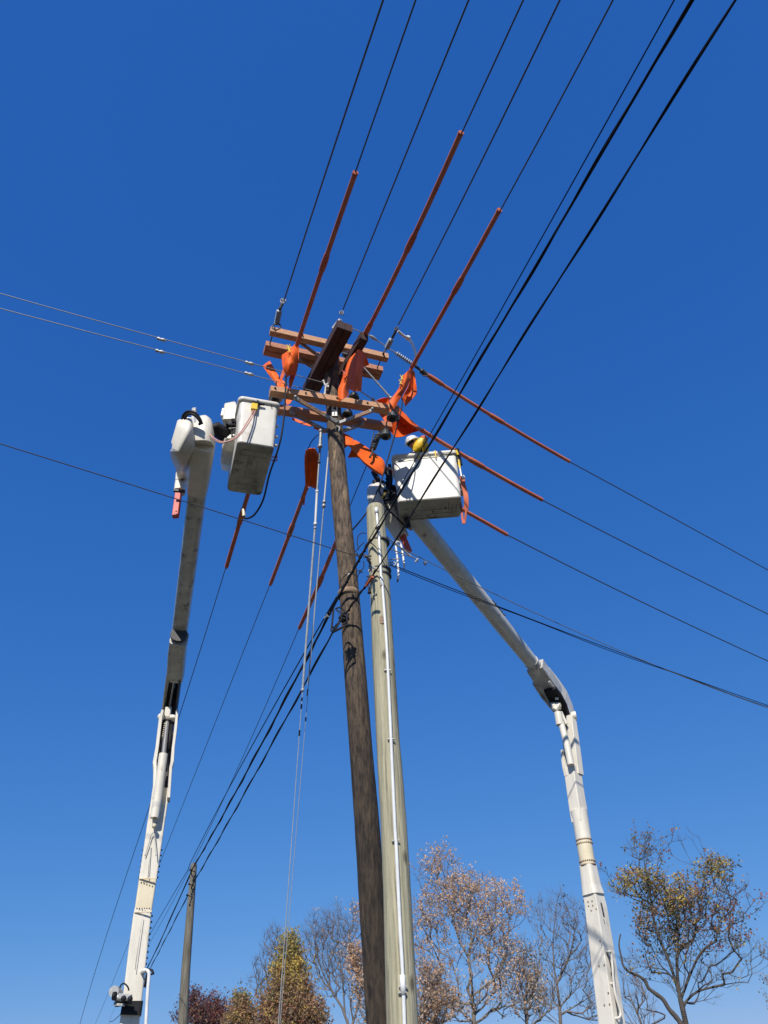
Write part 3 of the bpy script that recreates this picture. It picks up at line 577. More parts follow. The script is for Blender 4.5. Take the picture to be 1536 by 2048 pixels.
# slack storage bracket in front of the dark pole
def bracket_loop(pts, D, r, label, base=None):
    th = Thing('cable_bracket', label, 'cable bracket', at(*pts[0], D)); mb = MB(); mb.tube([at(*q, D) for q in pts], r, 7); th.part('frame', mb, 'black'); return th
th = bracket_loop([zp(310, 890), zp(300, 900), zp(272, 1165), zp(300, 1180), zp(480, 1085), zp(470, 980), zp(330, 885), zp(410, 1000), zp(320, 1150), zp(290, 1110)], 9.55, .014, 'black triangular slack bracket holding cable in front of the dark pole')
mb = MB(); mb.tube(smooth([at(*q, 9.6) for q in (zp(320, 880), zp(380, 865), zp(440, 910), zp(470, 1000), zp(440, 1090), zp(340, 1150))]), .012, 6); mb.tube(smooth([at(*q, 9.6) for q in (zp(420, 1090), zp(470, 1040), zp(480, 970), zp(440, 950))]), .018, 6); th.part('cable_loop', mb, 'cable')
clutter(th, zp(440, 1010), 9.6, .11, 12, 'black', 'clip'); clutter(th, zp(410, 1000), 9.6, .09, 8, 'black', 'clip'); clutter(th, zp(255, 930), 9.6, .04, 4, 'black', 'clip')
th2 = Thing('cable_closure', 'small grey closure on the upper cable left of the dark pole', 'closure', at(*zp(208, 985), 9.7)); clutter(th2, zp(208, 985), 9.7, .045, 7, 'poly', 'case')
th = bracket_loop([(296, 1938), (290, 1941), (300, 1949), (307, 1947), (304, 1941), (298, 1938), (294, 1948), (289, 1975), (285, 1970)], 39, .06, 'small distant cable loop bracket beside the left boom')
mb = MB(); q = [(745, 1119), (736, 1140)]
mb.tube([at(*zp(800, 470), 9.05), at(*zp(720, 590), 9.2)], .022, 8); single('cable_guard', mb, 'hose', 'short dark red guard on the double cable beside the green pole', 'cable guard')

# ------------------------------------------------------------------ orange blankets
def blanket(label, patches, zf, m='orange', name='insulating_blanket', pins=(), pm_='yellow'):
    first = None; bs = []; base = None
    th = None
    for g_ in patches:
        rows = [[at(*zf(x, y), D) for (x, y, D) in row] for row in g_]
        if th is None: th = Thing(name, label, 'insulating blanket', rows[0][0], 'orange insulating blankets draped over the arms')
        mb = MB(); mb.patch(rows, .012); th.part('sheet', mb, m)
    for (x, y, D) in pins:
        p = at(*zf(x, y), D); mb = MB()
        for s_ in (-1, 1): mb.tube([p+V((-.03*s_, -.02, .06)), p, p+V((.025*s_, -.01, -.06))], .009, 6)
        th.part('clothes_pin', mb, pm_)
    return th
blanket('bright orange blanket wrapped at the foot of the left raised hose', [
 [[(590, 425, 9.3), (530, 480, 9.25), (460, 545, 9.3), (376, 598, 9.35)], [(640, 540, 9.3), (545, 590, 9.15), (460, 630, 9.2), (378, 700, 9.3)], [(640, 690, 9.35), (590, 740, 9.25), (500, 720, 9.15), (390, 800, 9.25)], [(625, 800, 9.4), (575, 800, 9.3), (500, 830, 9.2), (425, 900, 9.3)], [(590, 950, 9.45), (550, 940, 9.35), (505, 950, 9.3), (465, 980, 9.35)]],
 [[(655, 430, 9.42), (620, 400, 9.35), (585, 420, 9.32)], [(662, 600, 9.45), (610, 560, 9.42), (560, 640, 9.4)], [(645, 800, 9.5), (600, 830, 9.5), (560, 860, 9.48)], [(585, 1000, 9.5), (545, 1020, 9.5), (500, 1000, 9.5)], [(515, 1190, 9.5), (508, 1190, 9.5), (500, 1185, 9.5)]],
 [[(430, 800, 9.5), (385, 850, 9.5)], [(420, 920, 9.52), (360, 930, 9.52)], [(370, 1040, 9.55), (325, 1060, 9.55)], [(325, 1185, 9.55), (305, 1160, 9.55)]]], z5, pins=((500, 520, 9.1), (485, 470, 9.1)))
blanket('small orange blanket hanging behind, at the left end of the crossarms', [
 [[(165, 700, 10.3), (110, 735, 10.3), (45, 785, 10.3)], [(225, 800, 10.25), (180, 860, 10.2), (120, 890, 10.25)], [(320, 960, 10.2), (270, 1010, 10.15), (215, 1015, 10.2)], [(420, 1060, 10.1), (350, 1110, 10.1), (300, 1125, 10.1)], [(500, 1190, 10.0), (420, 1180, 10.0), (340, 1190, 10.0)]],
 [[(560, 1340, 10.1), (430, 1330, 10.1)], [(520, 1420, 10.1), (440, 1400, 10.1)], [(470, 1450, 10.1), (455, 1440, 10.1)]]], z5)
blanket('orange blanket saddled over the middle of the crossarms right of the pole top', [
 [[(372, 378, 9.5), (340, 400, 9.45), (310, 440, 9.4)], [(325, 500, 9.5), (280, 500, 9.35), (245, 510, 9.4)], [(285, 640, 9.5), (235, 640, 9.35), (190, 660, 9.4)], [(262, 800, 9.55), (200, 800, 9.4), (130, 830, 9.45)], [(240, 880, 9.55), (175, 880, 9.4), (106, 900, 9.45)], [(236, 968, 9.55), (170, 1010, 9.42), (105, 1046, 9.45)]],
 [[(372, 378, 9.5), (420, 400, 9.65), (460, 460, 9.9), (500, 572, 10.1)], [(330, 480, 9.55), (385, 510, 9.75), (430, 550, 10.0), (455, 590, 10.1)], [(290, 620, 9.6), (340, 640, 9.8), (390, 640, 9.95), (418, 620, 10.05)], [(262, 760, 9.6), (310, 770, 9.8), (370, 770, 9.9), (410, 760, 10.0)], [(240, 882, 9.6), (290, 905, 9.8), (340, 912, 9.9), (398, 912, 10.0)]]], z6, pins=((180, 680, 9.3),), pm_='red')
blanket('orange blanket hanging at the foot of the right raised hose, above the right crossarm ends', [
 [[(1030, 620, 10.1), (985, 665, 10.0), (940, 715, 10.05)], [(1022, 740, 10.1), (960, 780, 10.0), (900, 830, 10.05)], [(1010, 800, 10.15), (940, 870, 10.05), (860, 910, 10.1)], [(940, 940, 10.15), (860, 970, 10.1), (790, 1000, 10.1)], [(870, 1050, 10.15), (810, 1080, 10.1), (762, 1050, 10.1)], [(775, 1200, 10.1), (770, 1205, 10.1), (765, 1205, 10.1)]],
 [[(1030, 625, 10.1), (1055, 640, 10.2), (1080, 665, 10.25)], [(1025, 740, 10.2), (1060, 760, 10.3), (1098, 790, 10.3)], [(1000, 850, 10.25), (1060, 880, 10.35), (1110, 930, 10.3)], [(940, 960, 10.3), (990, 980, 10.35), (1060, 1000, 10.35)], [(930, 1010, 10.3), (955, 1070, 10.35), (962, 1110, 10.35)]]], z6, pins=((920, 740, 10.0), (905, 800, 10.0)))
blanket('wide orange blanket coned around the wire above the helmeted worker', [
 [[(500, 120, 10.6), (380, 140, 10.6), (270, 180, 10.6), (240, 195, 10.6)], [(500, 220, 10.65), (400, 230, 10.7), (330, 240, 10.65), (290, 250, 10.6)], [(520, 330, 10.6), (430, 320, 10.65), (360, 310, 10.6), (310, 300, 10.6)]],
 [[(310, 385, 10.8), (400, 370, 10.8), (560, 215, 10.75), (620, 240, 10.75)], [(370, 460, 10.75), (470, 480, 10.75), (640, 400, 10.85), (720, 345, 10.8)], [(440, 570, 10.75), (520, 600, 10.8), (700, 530, 10.95), (810, 470, 10.85)], [(515, 690, 10.8), (600, 700, 10.9), (780, 610, 11.0), (900, 545, 10.9)], [(600, 800, 10.85), (720, 790, 10.95), (860, 700, 11.0), (980, 620, 10.95)], [(720, 798, 10.9), (860, 740, 10.95), (980, 702, 11.0), (1078, 690, 11.0)]],
 [[(620, 240, 10.75), (560, 290, 10.6)], [(760, 400, 10.8), (700, 440, 10.65)], [(900, 540, 10.9), (850, 575, 10.75)], [(1080, 690, 11.0), (1070, 742, 10.95)]]], z7)
blanket('flat orange blanket slanting from the dark pole towards the right bucket', [
 [[(480, 330, 10.35), (520, 345, 10.4), (560, 375, 10.45)], [(485, 400, 10.35), (520, 415, 10.3), (560, 400, 10.35)], [(490, 450, 10.35), (520, 430, 10.35), (545, 425, 10.35)]],
 [[(520, 420, 10.3), (545, 400, 10.35), (575, 385, 10.45)], [(575, 480, 10.25), (610, 450, 10.35), (650, 430, 10.45)], [(640, 548, 10.3), (680, 515, 10.4), (720, 482, 10.5)], [(720, 608, 10.35), (760, 575, 10.45), (792, 540, 10.55)], [(790, 655, 10.5), (800, 635, 10.5), (806, 612, 10.6)]],
 [[(520, 520, 10.45), (550, 455, 10.35)], [(600, 520, 10.5), (590, 480, 10.35)], [(650, 570, 10.5), (640, 545, 10.35)], [(715, 622, 10.5), (720, 606, 10.4)], [(782, 658, 10.55), (790, 640, 10.5)]]], z2)
blanket('dark maroon blanket hanging straight down left of the dark pole', [
 [[(215, 490, 10.1), (300, 455, 10.2), (388, 455, 10.1)], [(190, 640, 10.35), (300, 620, 10.5), (455, 600, 10.35)], [(190, 850, 10.7), (310, 830, 10.85), (450, 820, 10.7)], [(200, 1050, 11.05), (300, 1050, 11.2), (440, 1040, 11.05)], [(205, 1250, 11.35), (270, 1195, 11.4), (412, 1250, 11.35)]],
 [[(240, 1180, 11.3), (200, 1200, 11.3)], [(210, 1340, 11.5), (180, 1330, 11.5)], [(195, 1450, 11.6), (165, 1450, 11.6)], [(185, 1560, 11.7), (155, 1560, 11.7)]]], zh)
blanket('dark maroon blanket lying along the underside of the lower crossarms left of the pole', [
 [[(540, 1670, 10.5), (640, 1700, 10.5), (760, 1750, 10.5), (900, 1800, 10.5)], [(545, 1700, 10.5), (640, 1745, 10.5), (760, 1790, 10.5), (880, 1820, 10.5)]],
 [[(925, 1810, 10.5), (1020, 1840, 10.5), (1120, 1880, 10.5)], [(915, 1850, 10.5), (1010, 1890, 10.5), (1110, 1935, 10.5)]]], z5)
# dangling jumper cables
def dangle(name, pts, r, m, label, cat='jumper cable'):
    P = smooth([at(x, y, D) for x, y, D in pts]); mb = MB(); mb.tube(P, r, 7); return single(name, mb, m, label, cat)
dangle('jumper_cable', [(571.5, 752, 9.35), (571.5, 770, 9.4), (568, 833, 9.5), (559, 888, 9.6), (539, 948, 9.9), (526, 1000, 10.2), (508, 1030, 10.4), (491, 1037, 10.6), (487, 1030, 10.7)], .017, 'black', 'black jumper cable hanging right of the left bucket and curling to the hose below it')
dangle('jumper_cable', [(804, 795, 10.2), (804, 812, 10.2), (790, 868, 10.2), (775, 920, 10.1), (763, 960, 10.05), (751, 990, 10.05), (738, 1018, 10.05), (720, 1042, 10.1), (703, 1062, 10.2)], .013, 'black', 'thin black jumper cable hanging from the right blanket behind the green pole')
dangle('jumper_cable', [(646, 865, 10.45), (632, 873, 10.5), (622, 885, 10.5), (617, 897, 10.5)], .009, 'black', 'short dark curved jumper above the hanging maroon blanket')
mb = MB(); a = at(*zL(915, 1420), 10.65); b = at(*zL(920, 1495), 10.65); mb.tube([a, b], .03, 8); single('cable_clamp', mb, 'cream', 'cream clamp where the jumper cable meets the hose below the left bucket', 'clamp')

# ------------------------------------------------------------------ buckets
def bucket_mesh(org, xa, ya, w, d, h, rim=True, taper=.035):
    """org: lower front-left corner; xa: along the front, ya: away from the camera"""
    def ring(z, inset, n=5.5, grow=0):
        c = org+xa*(w/2)+ya*(d/2)+V((0, 0, z)); k = z/h; W2 = w/2*(1+taper*k)-inset+grow; D2 = d/2*(1+taper*k)-inset+grow; P = []
        rc = max(.02, .075-inset*.5+grow)
        for q, (sx, sy) in enumerate(((1, 1), (-1, 1), (-1, -1), (1, -1))):
            for i in range(8):
                a = math.pi/2*q+math.pi/2*i/7; P.append(c+xa*(sx*(W2-rc)+rc*math.cos(a))+ya*(sy*(D2-rc)+rc*math.sin(a)))
            nx, ny = ((-1, 1), (-1, -1), (1, -1), (1, 1))[q]; A0 = P[-1]; a = math.pi/2*(q+1); B0 = c+xa*(nx*(W2-rc)+rc*math.cos(a))+ya*(ny*(D2-rc)+rc*math.sin(a))
            for k in range(1, 5): P.append(A0.lerp(B0, k/5))
        return P
    def strip(rings, mb, flip=False):
        vs = [p for r in rings for p in r]; n = 48
        mb.add(vs, [((i*n+k, i*n+(k+1) % n, (i+1)*n+(k+1) % n, (i+1)*n+k) if not flip else (i*n+k, (i+1)*n+k, (i+1)*n+(k+1) % n, i*n+(k+1) % n)) for i in range(len(rings)-1) for k in range(n)], True)
    body = MB(); strip([ring(.03, 0), ring(.1, -.002), ring(h*.5, 0), ring(h-.05, 0), ring(h, 0), ring(h, .03), ring(h-.05, .03), ring(.12, .05)], body)
    R = ring(.12, .05); body.add(R, [tuple(range(48))])
    base = MB(); strip([ring(0, .03), ring(0.004, .012), ring(.03, .002)], base); R = ring(0, .03); base.add(R, [tuple(range(48))[::-1]])
    rm = MB(); strip([ring(h-.075, .0), ring(h-.075, -.028), ring(h-.01, -.034), ring(h+.004, -.028), ring(h+.004, .028), ring(h-.01, .03)], rm)
    return body, base, rm
# left bucket and boom tip stand nearer than the elbow
at0 = at
def at(x, y, D): return at0(x, y, D if D >= 16 else 16-(16-D)*1.376)
XL = V((math.cos(rad(19)), math.sin(rad(19)), 0)); YL = V((-XL.y, XL.x, 0))
CL = at0(475, 884, 9.45); WL_, DL_, HL_ = .63, 1.34, 1.03
lift = Thing('bucket_truck', 'white bucket truck boom at left with an empty narrow bucket beside the crossarms', 'bucket truck', (at(259, 2048, 16.5).x, 16.5, 0))
body, base, rm = bucket_mesh(CL, XL, YL, WL_, DL_, HL_, taper=.09)
bk = lift.part('bucket', body, 'bucket'); lift.part('bucket_base', base, 'bucketunder', bk); lift.part('rim', rm, 'bucket', bk)
mb = MB()
for (u0, v0, u1, v1) in ((.12, .12, .88, .12), (.12, .22, .88, .22), (.12, .12, .12, .22), (.88, .12, .88, .22), (.2, .8, .85, .8), (.2, .9, .85, .9), (.4, .3, .4, .7), (.66, .3, .66, .7)):
    a = CL+XL*(WL_*u0)+YL*(DL_*v0); b = CL+XL*(WL_*u1)+YL*(DL_*v1); mb.tube([a-V((0, 0, .002)), b-V((0, 0, .002))], .009, 5)
lift.part('rib', mb, 'bucketunder', bk)
# bolts up the right side of the left bucket
mb = MB()
for t in (.35, .6, .15):
    p = CL+XL*(WL_+.01)+YL*.1+V((0, 0, HL_*t)); mb.tube([p, p+XL*.05], .025, 7)
lift.part('bolt', mb, 'cream', bk)
mb = MB(); p = CL+XL*(WL_+.02)+YL*.45+V((0, 0, .12)); 
for dz in (0, .08): mb.tube([p+V((0, 0, dz)), p+XL*.1+V((0, 0, dz)), p+XL*.1+V((0, 0, dz+.05))], .012, 6)
lift.part('hook', mb, 'red', bk)
# hanging hydraulic tool
tl = Thing('hydraulic_tool', 'black and yellow hydraulic tool hooked on the front of the left bucket', 'tool', CL+XL*.35-YL*.06+V((0, 0, .9)))
p = CL+XL*.27-YL*.1+V((0, 0, .9)); mb = MB(); mb.tube([p-XL*.06, p+XL*.13], [.03, .018], 8); mb.tube([p-XL*.09, p-XL*.05], .04, 8); mb.tube([p+XL*.02-V((0, 0, .03)), p+XL*.02+V((0, 0, .06))], .02, 8); tl.part('head', mb, 'black')
mb = MB(); mb.beam(p-XL*.04-V((0, 0, .03)), p-XL*.045-V((0, 0, .17)), .11, .06, -YL, .15); tl.part('handle', mb, 'yellow')
mb = MB(); mb.tube([p+V((0, 0, .04)), p+V((0, .03, .15)), p+YL*.07+V((0, 0, .16))], .01, 6); mb.tube([p+XL*.26+YL*.02+V((0, 0, .0)), p+XL*.25+YL*.03+V((0, 0, .14)), p+XL*.25+YL*.08+V((0, 0, .15))], .008, 6); tl.part('hook', mb, 'black')
mb = MB(); p2 = p-XL*.05-V((0, 0, .17)); ends = [at(*zL(540, 580), 11.4), at(*zL(550, 590), 11.45)]
for j, o_ in enumerate((0, .035)):
    mb.tube(smooth([p2+XL*o_, p2+XL*(o_-.06)-YL*.05-V((0, 0, .25)), at(*zL(870+20*j, 590), 11.1), at(*zL(790, 650+10*j), 11.05), at(*zL(680, 690-12*j), 11.05), at(*zL(590, 650-12*j), 11.15), ends[j]]), .011, 6)
tl.part('hose', mb, 'pink')
# boom tip, white housings
def bl(pts):    # (px,py,D) -> points
    return [at(x, y, D) for x, y, D in pts]
up_l = bl([(345, 1405, 16.6), (350, 1385, 16.4), (350, 1338, 15.9)]); ua = up_l[2]; ub_ = at(405, 905, 11.6); up_l += [ua.lerp(ub_, t) for t in (.1, .35, .6, .85, 1.0)]
TIPN = V((0, -.36, -.93))
wl = [pm(x, p) for x, p in zip((24, 26, 29, 29.5, 31, 33, 35.5, 38), up_l)]
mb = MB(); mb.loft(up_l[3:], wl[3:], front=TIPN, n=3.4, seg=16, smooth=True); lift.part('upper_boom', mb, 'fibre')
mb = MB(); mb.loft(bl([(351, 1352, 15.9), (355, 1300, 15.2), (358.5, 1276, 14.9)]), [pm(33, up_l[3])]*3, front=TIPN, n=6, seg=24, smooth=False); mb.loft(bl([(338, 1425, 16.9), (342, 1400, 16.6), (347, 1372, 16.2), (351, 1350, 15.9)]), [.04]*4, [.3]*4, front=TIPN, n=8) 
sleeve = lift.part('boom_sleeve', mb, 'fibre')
for sx in (-14, 12):
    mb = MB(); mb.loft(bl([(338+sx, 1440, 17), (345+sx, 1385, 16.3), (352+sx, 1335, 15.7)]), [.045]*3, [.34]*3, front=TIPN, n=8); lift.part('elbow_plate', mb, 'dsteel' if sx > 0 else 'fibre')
mb = MB(); mb.loft(bl([(339, 1425, 17.15), (345, 1390, 16.6), (350, 1350, 16.2)]), [.28]*3, [.1]*3, front=TIPN, n=6); lift.part('elbow_link', mb, 'black')
for (x, y, r_) in ((351.5, 1272, 1.01), (372, 1165, 0), (346, 1285, 0)):
    if r_: 
        p = at(x+6, y, 14.85); q = at(x+6.3, y-4, 14.8); mb = MB(); mb.tube([p, q], pm(33, p)/2, 18); lift.part('collar', mb, 'dsteel')
mb = MB(); mb.loft([ua.lerp(ub_, .86), ua.lerp(ub_, .91), ua.lerp(ub_, 1.0), ua.lerp(ub_, 1.03)], [pm(40, up_l[-1]), pm(43, up_l[-1]), pm(44, up_l[-1]), pm(44, up_l[-1])], [.42, .44, .44, .4], front=TIPN, n=4.5, seg=24, smooth=True)
mb.loft(bl([(404, 890, 11.45), (405, 868, 11.4), (406, 852, 11.45), (406, 841, 11.55)]), [pm(44, up_l[-1]), pm(44, up_l[-1]), pm(40, up_l[-1]), pm(24, up_l[-1])], [.42, .42, .36, .2], front=V((0, -1, 0)), n=3, smooth=True); lift.part('boom_tip', mb, 'white')
mb = MB(); hr = [(372, 849, 11.3, 26), (372, 852, 11.27, 31), (370, 868, 11.25, 35), (367.5, 888, 11.28, 36.5), (365, 905, 11.55, 37), (364.5, 916, 11.75, 36), (366, 925, 11.9, 31), (367.5, 935, 12.05, 25), (365, 952, 12.3, 23), (362.5, 965, 12.35, 22), (359, 984, 12.3, 19)]
hp_ = bl([h[:3] for h in hr]); mb.loft(hp_, [pm(h[3], p) for h, p in zip(hr, hp_)], [.22, .3, .34, .36, .36, .34, .3, .24, .22, .2, .2], front=V((0, -1, -.15)), n=5, seg=24, smooth=True); jh = lift.part('jib_housing', mb, 'white')
mb = MB(); mb.beam(at(357.5, 984, 12.22), at(351, 1033, 12.15), pm(12.5, up_l[-1]), .1, V((0, -1, .1)), .1); jb = lift.part('jib_bar', mb, 'red'); 
mb = MB()
for q in ((352.5, 1023), (349.5, 1028), (355, 1028)): p = at(*q, 12.09); mb.tube([p, p-V((0, .012, 0))], .014 if q[1] < 1025 else .007, 8)
lift.part('bolt_hole', mb, 'black', jb)
mb = MB(); mb.beam(at(348, 981, 12.05), at(369, 983, 12.05), .05, .05); lift.part('flange', mb, 'dsteel', jh)
mb = MB()
for k, w_ in ((0, 0), (5, .06)): mb.tube(smooth(bl([(364+k, 848, 11.2), (366+k, 832+k/2, 11.15), (376+k/2, 823+k, 11.1), (390, 826+k, 11.1), (400, 838+k, 11.15), (404-k, 849, 11.2)])), .024, 8)
lift.part('hydraulic_hose', mb, 'black')
mb = MB(); mb.beam(at(387, 850, 11.4), at(389, 820, 11.5), .08, .1); mb.beam(at(376, 846, 11.45), at(380, 838, 11.45), .12, .08); mb.tube(bl([(391, 845, 11.3), (390, 822, 11.4)]), .02, 7); mb.ball(at(389, 822, 11.45), .04, 5); lift.part('pulley', mb, 'steel')
# connection to bucket: black cover, control box, bracket
mb = MB(); mb.loft(bl([(419, 860, 11.5), (432, 858, 11.5), (447, 868, 11.6), (460, 880, 11.7), (474, 886, 11.8)]), [pm(v, CL) for v in (14, 24, 26, 22, 14)], [.2, .3, .3, .3, .2], front=V((0, -1, 0)), n=2.6, smooth=True); lift.part('cover', mb, 'black')
mb = MB(); mb.loft(bl([(462, 847, 11.6), (464, 830, 11.6), (462, 814, 11.65)]), [pm(v, CL) for v in (33, 33, 26)], [.26, .28, .22], n=6, seg=24); mb.beam(at(446, 838, 11.6), at(449, 824, 11.6), .05, .2); cb = lift.part('control_box', mb, 'white')
mb = MB(); mb.loft(bl([(463, 851, 11.5), (463, 846, 11.5)]), .2, .12, n=4); mb.tube(bl([(457, 850, 11.45), (470, 850, 11.45)]), .03, 7); mb.tube([at(467, 843, 11.45), at(466, 840, 11.4)], .035, 8); lift.part('control_lever', mb, 'black', cb)
mb = MB(); mb.beam(at(466, 880, 11.62), at(466, 852, 11.62), pm(26, CL), .14, c=.15); mb.loft(bl([(456, 938, 12.35), (458, 915, 12.0), (462, 888, 11.62), (464, 882, 11.6)]), [pm(v, CL) for v in (27, 33, 33, 30)], [.1, .3, .3, .3], front=V((0, -.4, -.9)), n=6, seg=20); lift.part('mount', mb, 'white')
mb = MB(); mb.tube(bl([(464.5, 858, 11.5), (464, 873, 11.5)]), .015, 6); lift.part('mount_slot', mb, 'black')
# left lower boom
SN = (V((EYE.x, EYE.y, 0))-V((-5, 16.5, 0))).normalized()
def lowdef(rows, D): return [at(x, y, D) for x, y, w in rows], [pm(w, at(x, y, D)) for x, y, w in rows]
D_ = 16.5
pts, ws = lowdef([(259, 2048, 38), (276, 1900, 36.5), (284, 1835, 35), (286.5, 1821, 34.5)], D_); k = (pts[0]-pts[1]).normalized(); pts = [pts[0]+k*(pts[0].z-1.2)/abs(k.z)]+pts; ws = [ws[0]*1.1]+ws
mb = MB(); mb.loft(pts, ws, [w*.9 for w in ws], front=SN, n=12, seg=28); lb = lift.part('lower_boom', mb, 'white')
pts, ws = lowdef([(286.5, 1821, 33.5), (295.5, 1760, 34)], D_); mb = MB(); mb.loft(pts, ws, [w*.88 for w in ws], front=SN, n=12, seg=28); lift.part('insulating_section', mb, 'cream', lb)
pts, ws = lowdef([(295.5, 1760, 34.5), (306, 1690, 34), (311, 1655, 34), (319.5, 1600, 33.5), (322, 1580, 33.5)], D_); mb = MB(); mb.loft(pts, ws, [w*.88 for w in ws], front=SN, n=12, seg=28); lift.part('lower_boom', mb, 'white', lb)
# open fork section: two side plates and a dark back
for (l0, l1, nm) in (([(308, 1600, 6), (310, 1540, 7), (309, 1530, 8), (314, 1500, 7), (321, 1440, 7), (325, 1425, 5)], 0, 'a'), ([(337, 1600, 6), (341, 1540, 6), (344, 1528, 7), (346, 1500, 6), (351, 1460, 6), (354, 1425, 5)], 0, 'b')):
    pts, ws = lowdef(l0, D_-.1); mb = MB(); mb.loft(pts, ws, [.34]*len(ws), front=SN, n=8, seg=20); lift.part('side_plate', mb, 'white', lb)
pts, ws = lowdef([(322, 1600, 28), (326, 1530, 27), (331, 1490, 26), (338, 1425, 24)], D_+.15); mb = MB(); mb.loft(pts, ws, [.06]*4, front=SN, n=8); lift.part('back_plate', mb, 'dsteel', lb)
mb = MB(); mb.loft(bl([(309, 1636, 16.2), (315, 1598, 16.2), (326, 1514, 16.2), (327, 1508, 16.2)]), pm(17.5, at(320, 1560, 16.2)), n=2, seg=20); cyl = lift.part('hydraulic_cylinder', mb, 'white', lb)
mb = MB(); mb.tube(bl([(327, 1510, 16.2), (334, 1445, 16.4)]), .05, 12); lift.part('piston_rod', mb, 'strand', cyl)
mb = MB(); mb.tube(bl([(308, 1638, 16.25), (308.5, 1656, 16.27)]), .035, 8); mb.ball(at(308.5, 1652, 16.2), .05, 5); lift.part('pin', mb, 'cream', lb)
mb = MB(); q = at(335, 1435, 16.45); mb.tube([q-V((.19, 0, 0)), q+V((.19, 0, 0))], .06, 10); mb.ball(q-V((.13, .05, 0)), .085, 7); mb.ball(q+V((.13, .05, 0)), .085, 7); mb.beam(q-V((0, .03, 0)), q+V((.01, -.05, .22)), .13, .08); lift.part('pivot', mb, 'white', lb)
mb = MB()
for i in range(14): p = at(324.5-.2*i+7*(1-i/14)+0, 1447+4.2*i, 16.35); mb.tube([p-V((.035, 0, 0)), p+V((.035, 0, 0))], .012, 5)
lift.part('chain', mb, 'cream', lb)
mb = MB(); mb.tube(bl([(322, 1505, 16.3), (330, 1440, 16.45)]), .03, 6); mb.tube(bl([(337, 1500, 16.35), (343, 1450, 16.45)]), .045, 6); lift.part('hydraulic_hose', mb, 'black', lb)
# rivets and rings, hidden cylinder slot outline
mb = MB()
def edge(rows, y): return float(np.interp(y, [r[1] for r in rows], [r[0] for r in rows]))
lrow = [(322, 1580), (295.5, 1760), (286.5, 1821), (259, 2048)]
for y in list(range(1700, 1765, 11))+list(range(1832, 1950, 12)):
    for s_ in (-17.3, 18.2):
        x = float(np.interp(y, [r[1] for r in lrow], [r[0] for r in lrow])); p = at(x+s_, y, 16.5); mb.tube([p-V((.022, 0, 0)), p+V((.022, 0, 0))], .016, 6)
for y0 in (1761, 1821):
    for k in range(6):
        x = float(np.interp(y0, [r[1] for r in lrow], [r[0] for r in lrow]))-12.5+k*5; p = at(x, y0+(4 if y0 == 1761 else -4), 16.5-.175); mb.tube([p, p-V((0, .012, 0))], .013, 6)
lift.part('rivet', mb, 'dsteel', lb)
mb = MB()
for y0 in (1757, 1824):
    x = float(np.interp(y0, [r[1] for r in lrow], [r[0] for r in lrow])); a = at(x-17.5, y0, 16.3); b = at(x+17.5, y0-1, 16.3); mb.beam(a, b, .025, .02, SN)
lift.part('seam', mb, 'cream', lb)
mb = MB(); mb.tube(smooth(bl([(290, 1712, 16.28), (297, 1690, 16.28), (302, 1672, 16.28), (305, 1666, 16.28), (309, 1668, 16.28), (311, 1690, 16.28), (312, 1712, 16.28)])), .01, 5)
mb.tube(bl([(301, 1690, 16.29), (296, 1756, 16.29)]), .008, 5); mb.tube(bl([(285, 1830, 16.28), (270, 1940, 16.28)]), .006, 5); lift.part('weld', mb, 'fibre', lb)
pts, ws = lowdef([(261.5, 2031, 40.5), (263, 2022, 40.5), (265.5, 2004, 40)], 16.45); mb = MB(); mb.loft(pts, ws, [w*1.02 for w in ws], front=SN, n=10, seg=28); lift.part('collar', mb, 'black', lb)
mb = MB(); mb.tube(smooth(bl([(291, 2100, 16.2), (292, 2048, 16.2), (295, 1990, 16.2), (298, 1952, 16.2), (297, 1944, 16.2), (293, 1940.5, 16.2), (288, 1941, 16.2), (283, 1944, 16.4)]), 4), .032, 8); lift.part('handrail', mb, 'pvc', lb)
wn = MB(); q = at(231, 1984, 16.1); wn.tube([q-V((.0, .1, 0)), q+V((0, .14, 0))], .09, 14); wn.tube([at(229, 1994, 16.05), at(246, 1996, 16.05)], .06, 10); wn.beam(at(238, 1993, 16.0), at(262, 1996, 16.0), .1, .1, c=.2); wn.beam(at(229, 2009, 16.05), at(249, 2010, 16.05), .04, .06); wn.beam(at(229, 2009, 16.05), at(234, 1999, 16.05), .03, .06); w1 = lift.part('winch', wn, 'steel', lb)
wn = MB(); wn.tube(smooth(bl([(238, 1980, 16.1), (242, 1970, 16.1), (248, 1967, 16.1), (255, 1973, 16.1), (258, 1981, 16.1)])), .014, 6); wn.beam(at(232, 2008, 16.1), at(262, 2002, 16.1), .09, .12); wn.ball(at(260, 1998, 15.95), .05, 6); wn.ball(at(247, 1997, 15.95), .05, 6); wn.tube(bl([(232, 1992, 15.98), (226, 1992, 15.98)]), .07, 10); lift.part('hydraulic_hose', wn, 'black', w1)
